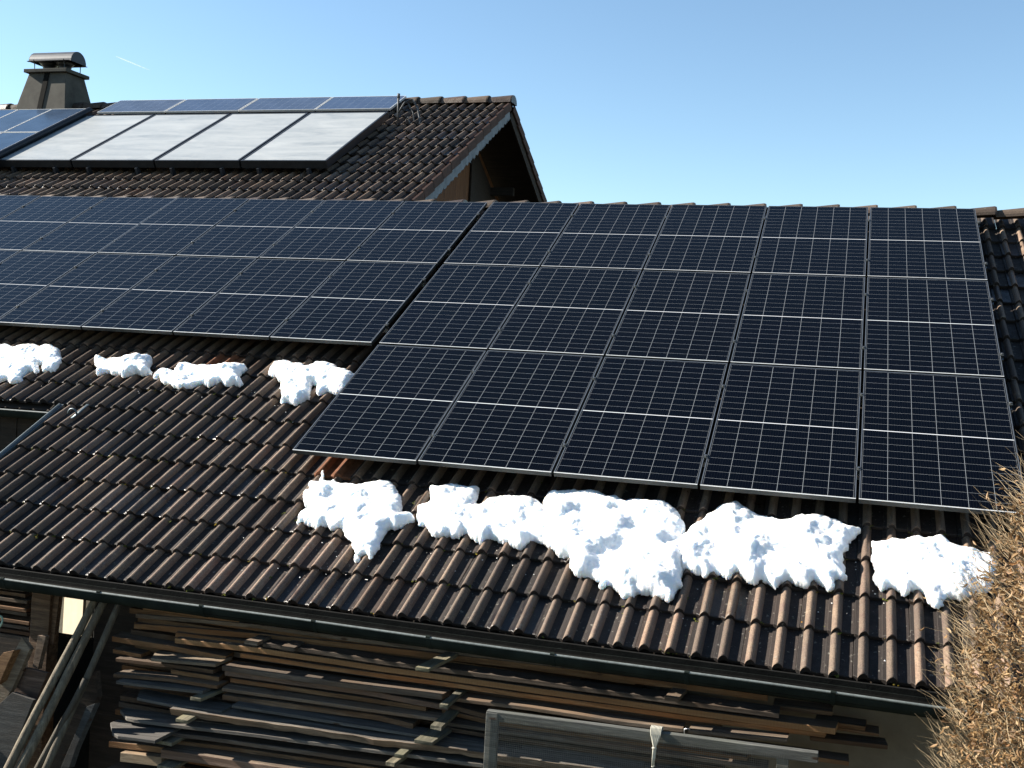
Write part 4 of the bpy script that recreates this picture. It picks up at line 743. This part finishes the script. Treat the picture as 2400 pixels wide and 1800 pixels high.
def flat_unit(name, cat, label, grp, u0, v0, w_, l_, off, depth, glass, frame, fw, gname='glass'):
    e = thing(name, label, cat, F(u0, v0, off), grp, rot=(TH, 0, 0)); m = MB()
    for a, b in (((0,0),(w_,fw)), ((0,l_-fw),(w_,l_)), ((0,fw),(fw,l_-fw)), ((w_-fw,fw),(w_,l_-fw))): m.box((a[0], a[1], -depth), (b[0], b[1], 0))
    m.box((fw, fw, -depth), (w_-fw, l_-fw, -.03)) if depth > .05 else None
    m.build('frame', frame, e, world=False, bevel=.002)
    m = MB(); m.box((fw, fw, -.012), (w_-fw, l_-fw, -.004)); m.build(gname, glass, e, world=False)
    return e
GN = ['leftmost', 'second from the left', 'third from the left', 'rightmost']
for i, (a, b) in enumerate(((-7.15, -5.83), (-5.80, -4.43), (-4.40, -3.05), (-3.03, -1.74))):
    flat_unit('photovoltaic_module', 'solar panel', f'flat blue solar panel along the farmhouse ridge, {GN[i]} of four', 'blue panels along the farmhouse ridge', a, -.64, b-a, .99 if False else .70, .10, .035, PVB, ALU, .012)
for i, (a, b) in enumerate(((-7.04, -5.74), (-5.71, -4.33), (-4.30, -2.94), (-2.91, -1.595))):
    e = flat_unit('solar_collector', 'solar collector', f'milky white thermal collector on the farmhouse roof, {GN[i]} of four', 'white thermal collectors on the farmhouse', a, -3.30, b-a, 2.25, .17, .11, COLG, DMETAL, .032)
    for q in (.25, (b-a)-.3):
        m = MB(); m.box((q, -.05, -.22), (q+.035, .03, -.10)); m.build('bracket', HOODM, e, world=False)
for r in range(2):
    for c in range(4):
        u1 = -7.11 - c*.69; v1 = -.93 - r*1.28
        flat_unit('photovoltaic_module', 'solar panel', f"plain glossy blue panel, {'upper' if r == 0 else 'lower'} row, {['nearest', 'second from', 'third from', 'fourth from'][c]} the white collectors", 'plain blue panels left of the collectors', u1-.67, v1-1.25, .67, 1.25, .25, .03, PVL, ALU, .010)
m = MB(); m.tube([F(-7.065, -.90, .215), F(-7.065, -3.55, .215)], .05, 14); m.tube([F(-7.065, -3.55, .215), F(-7.065, -3.6, .17)], .05, 14); m.obox(F(-7.065, -2.2, .11), (.03,0,0), P(0, 1.3, 0), P(0, 0, .07))
tag(m.build('cover_tube', DMETAL, None, loc=F(-7.065, -2.2, .2), smooth=False), 'dark rounded edge profile beside the plain blue panels', 'edge profile')
# pipe fitting at the collector corner
m = MB(); c0 = F(-1.50, -.95, .0)
m.tube([c0 + Vector((0,0,.0)), c0 + Vector((-.01,0,.2)), c0 + Vector((-.01,0,.37))], [.018, .014, .020], 10)
m.tube([c0 + Vector((-.01,0,.34)), c0 + Vector((-.01,0,.41))], .022, 10)
m.tube([c0 + Vector((0,0,.12)), c0 + Vector((.10,0,.28)), c0 + Vector((.2,.05,.33)), c0 + Vector((.30,.02,.20)), c0 + Vector((.36,0,.0)), c0 + Vector((.38,-.05,-.12))], .016, 8)
m.tube([c0 + Vector((.02,.02,.25)), c0 + Vector((.14,.02,.27)), c0 + Vector((.24,0,.12)), c0 + Vector((.30,-.05,-.08))], .010, 8)
m.tube([c0 + Vector((.10,0,-.05)), c0 + Vector((.16,0,.05)), c0 + Vector((.22,0,-.1))], .014, 8)
tag(m.build('pipe_connection', mat_plain('grey_pipe_lagging', (.09, .095, .10), .7, .1, .3, .9, 30, .4), None, loc=c0, smooth=True), 'grey pipes and vent valve at the corner of the rightmost collector', 'pipes')

# ------------------------------------------------------------------ hedge
lm = NM('dry_leaf'); lg = lm.N('ShaderNodeNewGeometry')
lc = lm.ramp(lg.outputs['Random Per Island'], [(0, (.09, .05, .022)), (.3, (.20, .11, .045)), (.6, (.34, .205, .09)), (.85, (.48, .33, .17)), (1, (.26, .12, .04))])
lm.out(lc, .6, 0, .4)
lt = lm.N('ShaderNodeBsdfTranslucent'); lm.link(lc, lt.inputs[0]); mx_ = lm.N('ShaderNodeMixShader'); mx_.inputs[0].default_value = .3
lm.link(lm.b.outputs[0], mx_.inputs[1]); lm.link(lt.outputs[0], mx_.inputs[2]); lm.link(mx_.outputs[0], lm.n['Material Output'].inputs[0])
TWIG = mat_plain('twig_bark', (.40, .30, .18), .7, 0, .3, .4, 30, 0)
hedge = thing('hedge', 'tall dry beech hedge with curled brown leaves and thin twigs', 'hedge', (5.3, -7.3, -6.3))
def left_x(z):    # left face of the clipped hedge at height z
    if z > -1.92: return 99
    if z > -2.72: t = (-z - 1.92)/.8; return 5.10 - .41*t**.65
    return 4.69 - .07*min(1, (-2.72 - z))
def hp():
    while True:
        z = random.uniform(-4.4, -1.72); x = random.uniform(4.55, 5.9); y = random.uniform(-7.75, -6.95)
        lx = left_x(z) + .06*noise.noise(Vector((z*3.2, y*4, 1))) + .03*noise.noise(Vector((z*9, y*9, 7)))
        if x < lx: continue
        dpt = min(x - lx, y + 7.75 + .02)
        if dpt < .30 or random.random() < .1: return Vector((x, y, z)), dpt
mlv = []; mlf = []
def leaf(p, d, s):
    d = d.normalized(); sd_ = d.cross(Vector((random.uniform(-1,1), random.uniform(-1,1), random.uniform(-1,1)))).normalized(); nn = d.cross(sd_)
    L = .036*s; Wd = .0068*s; cu = random.uniform(.3, 1.4); b = len(mlv)
    for t, wv, cz in ((0, .12, 0), (.25, .8, .10), (.55, 1, .22), (.82, .6, .20), (1, .05, .05)):
        c_ = p + d*L*t + nn*cz*L*cu*.8
        mlv.append(tuple(c_ - sd_*Wd*wv*.8 + nn*Wd*wv*cu*.7)); mlv.append(tuple(c_)); mlv.append(tuple(c_ + sd_*Wd*wv*.8 + nn*Wd*wv*cu*.7))
    for i in range(4):
        for k in range(2): mlf.append((b+i*3+k, b+i*3+k+1, b+(i+1)*3+k+1, b+(i+1)*3+k))
tw = MB()
def twig(p, d, L, r):
    pts = [p]; q = p.copy(); dd = d.normalized(); n = 5
    for i in range(n):
        dd = (dd + Vector((random.uniform(-.25,.25), random.uniform(-.25,.25), random.uniform(-.15,.25)))).normalized(); q = q + dd*L/n; pts.append(q.copy())
    tw.tube(pts, [r*.85*(1-.8*i/n) for i in range(n+1)], 3, cap=False); return pts
for i in range(3400):
    p, dp = hp(); d = Vector((-1.0 + random.gauss(0, .35), random.gauss(-.2, .5), .75 + random.gauss(0, .45)))
    edge_ = dp < .1; L = random.uniform(.12, .30)
    st = p + Vector((.08, 0, -.03)); pts = twig(st, d, L, random.uniform(.0016, .003))
    for k in range(random.randint(1, 4)):
        a = pts[random.randint(1, len(pts)-1 if random.random() < .45 else 3)]
        leaf(a, Vector((random.gauss(-.5, .8), random.gauss(-.2, .8), random.gauss(-.15, .8))), random.uniform(.6, 1.15))
for i in range(700):      # bare tips reaching out over the roof
    z = random.uniform(-4.2, -1.85); y = random.uniform(-7.5, -6.95); x = left_x(z) + .04
    twig(Vector((x, y, z)), Vector((-1, random.gauss(0, .3), random.gauss(.8, .45))), random.uniform(.08, .24), .0018)
for i in range(9500):
    p, dp = hp(); leaf(p, Vector((random.gauss(-.5, .9), random.gauss(-.1, .9), random.gauss(-.1, .9))), random.uniform(.6, 1.2))
me = bpy.data.meshes.new('foliage'); off = Vector(hedge.location); me.from_pydata([(a-off.x, b-off.y, c-off.z) for a, b, c in mlv], [], mlf); me.materials.append(lm.m)
fo = bpy.data.objects.new('foliage', me); col.objects.link(fo); fo.parent = hedge
tw.build('twigs', TWIG, hedge, recalc=False)
m = MB()
for i in range(14):
    x = 5.15 + random.uniform(0, .6); y = random.uniform(-7.6, -7.1); m.tube([(x, y, -6.35), (x - .03, y + .03, -4.6), (x - .06 + random.uniform(-.1,.1), y, -3.0), (x - .02, y, -2.3)], [.022, .017, .011, .004], 7)
m.build('stems', TWIG, hedge)

# ------------------------------------------------------------------ contrail
km = NM('ice_trail'); km.out((.95, .97, 1.0), 1.0, 0, 0)
tr = km.N('ShaderNodeBsdfTransparent'); tl = km.N('ShaderNodeBsdfTranslucent'); tl.inputs[0].default_value = (.95, .97, 1, 1); mk_ = km.N('ShaderNodeMixShader'); mk_.inputs[0].default_value = .2; km.link(tr.outputs[0], mk_.inputs[1]); km.link(tl.outputs[0], mk_.inputs[2]); km.link(mk_.outputs[0], km.n['Material Output'].inputs[0])
m = MB(); a = Vector((-1954.6, 2555.9, 730.4)); b = Vector((-1863.3, 2582.4, 697.0))
m.tube([a.lerp(b, i/8) for i in range(9)], [.6, 1.5, 1.8, 1.8, 1.6, 1.4, 1.1, .8, .3], 8, cap=False)
tag(m.build('contrail', km.m, None, loc=a, smooth=True), 'short thin white vapour trail in the sky above the collectors', 'vapour trail', kind='stuff')
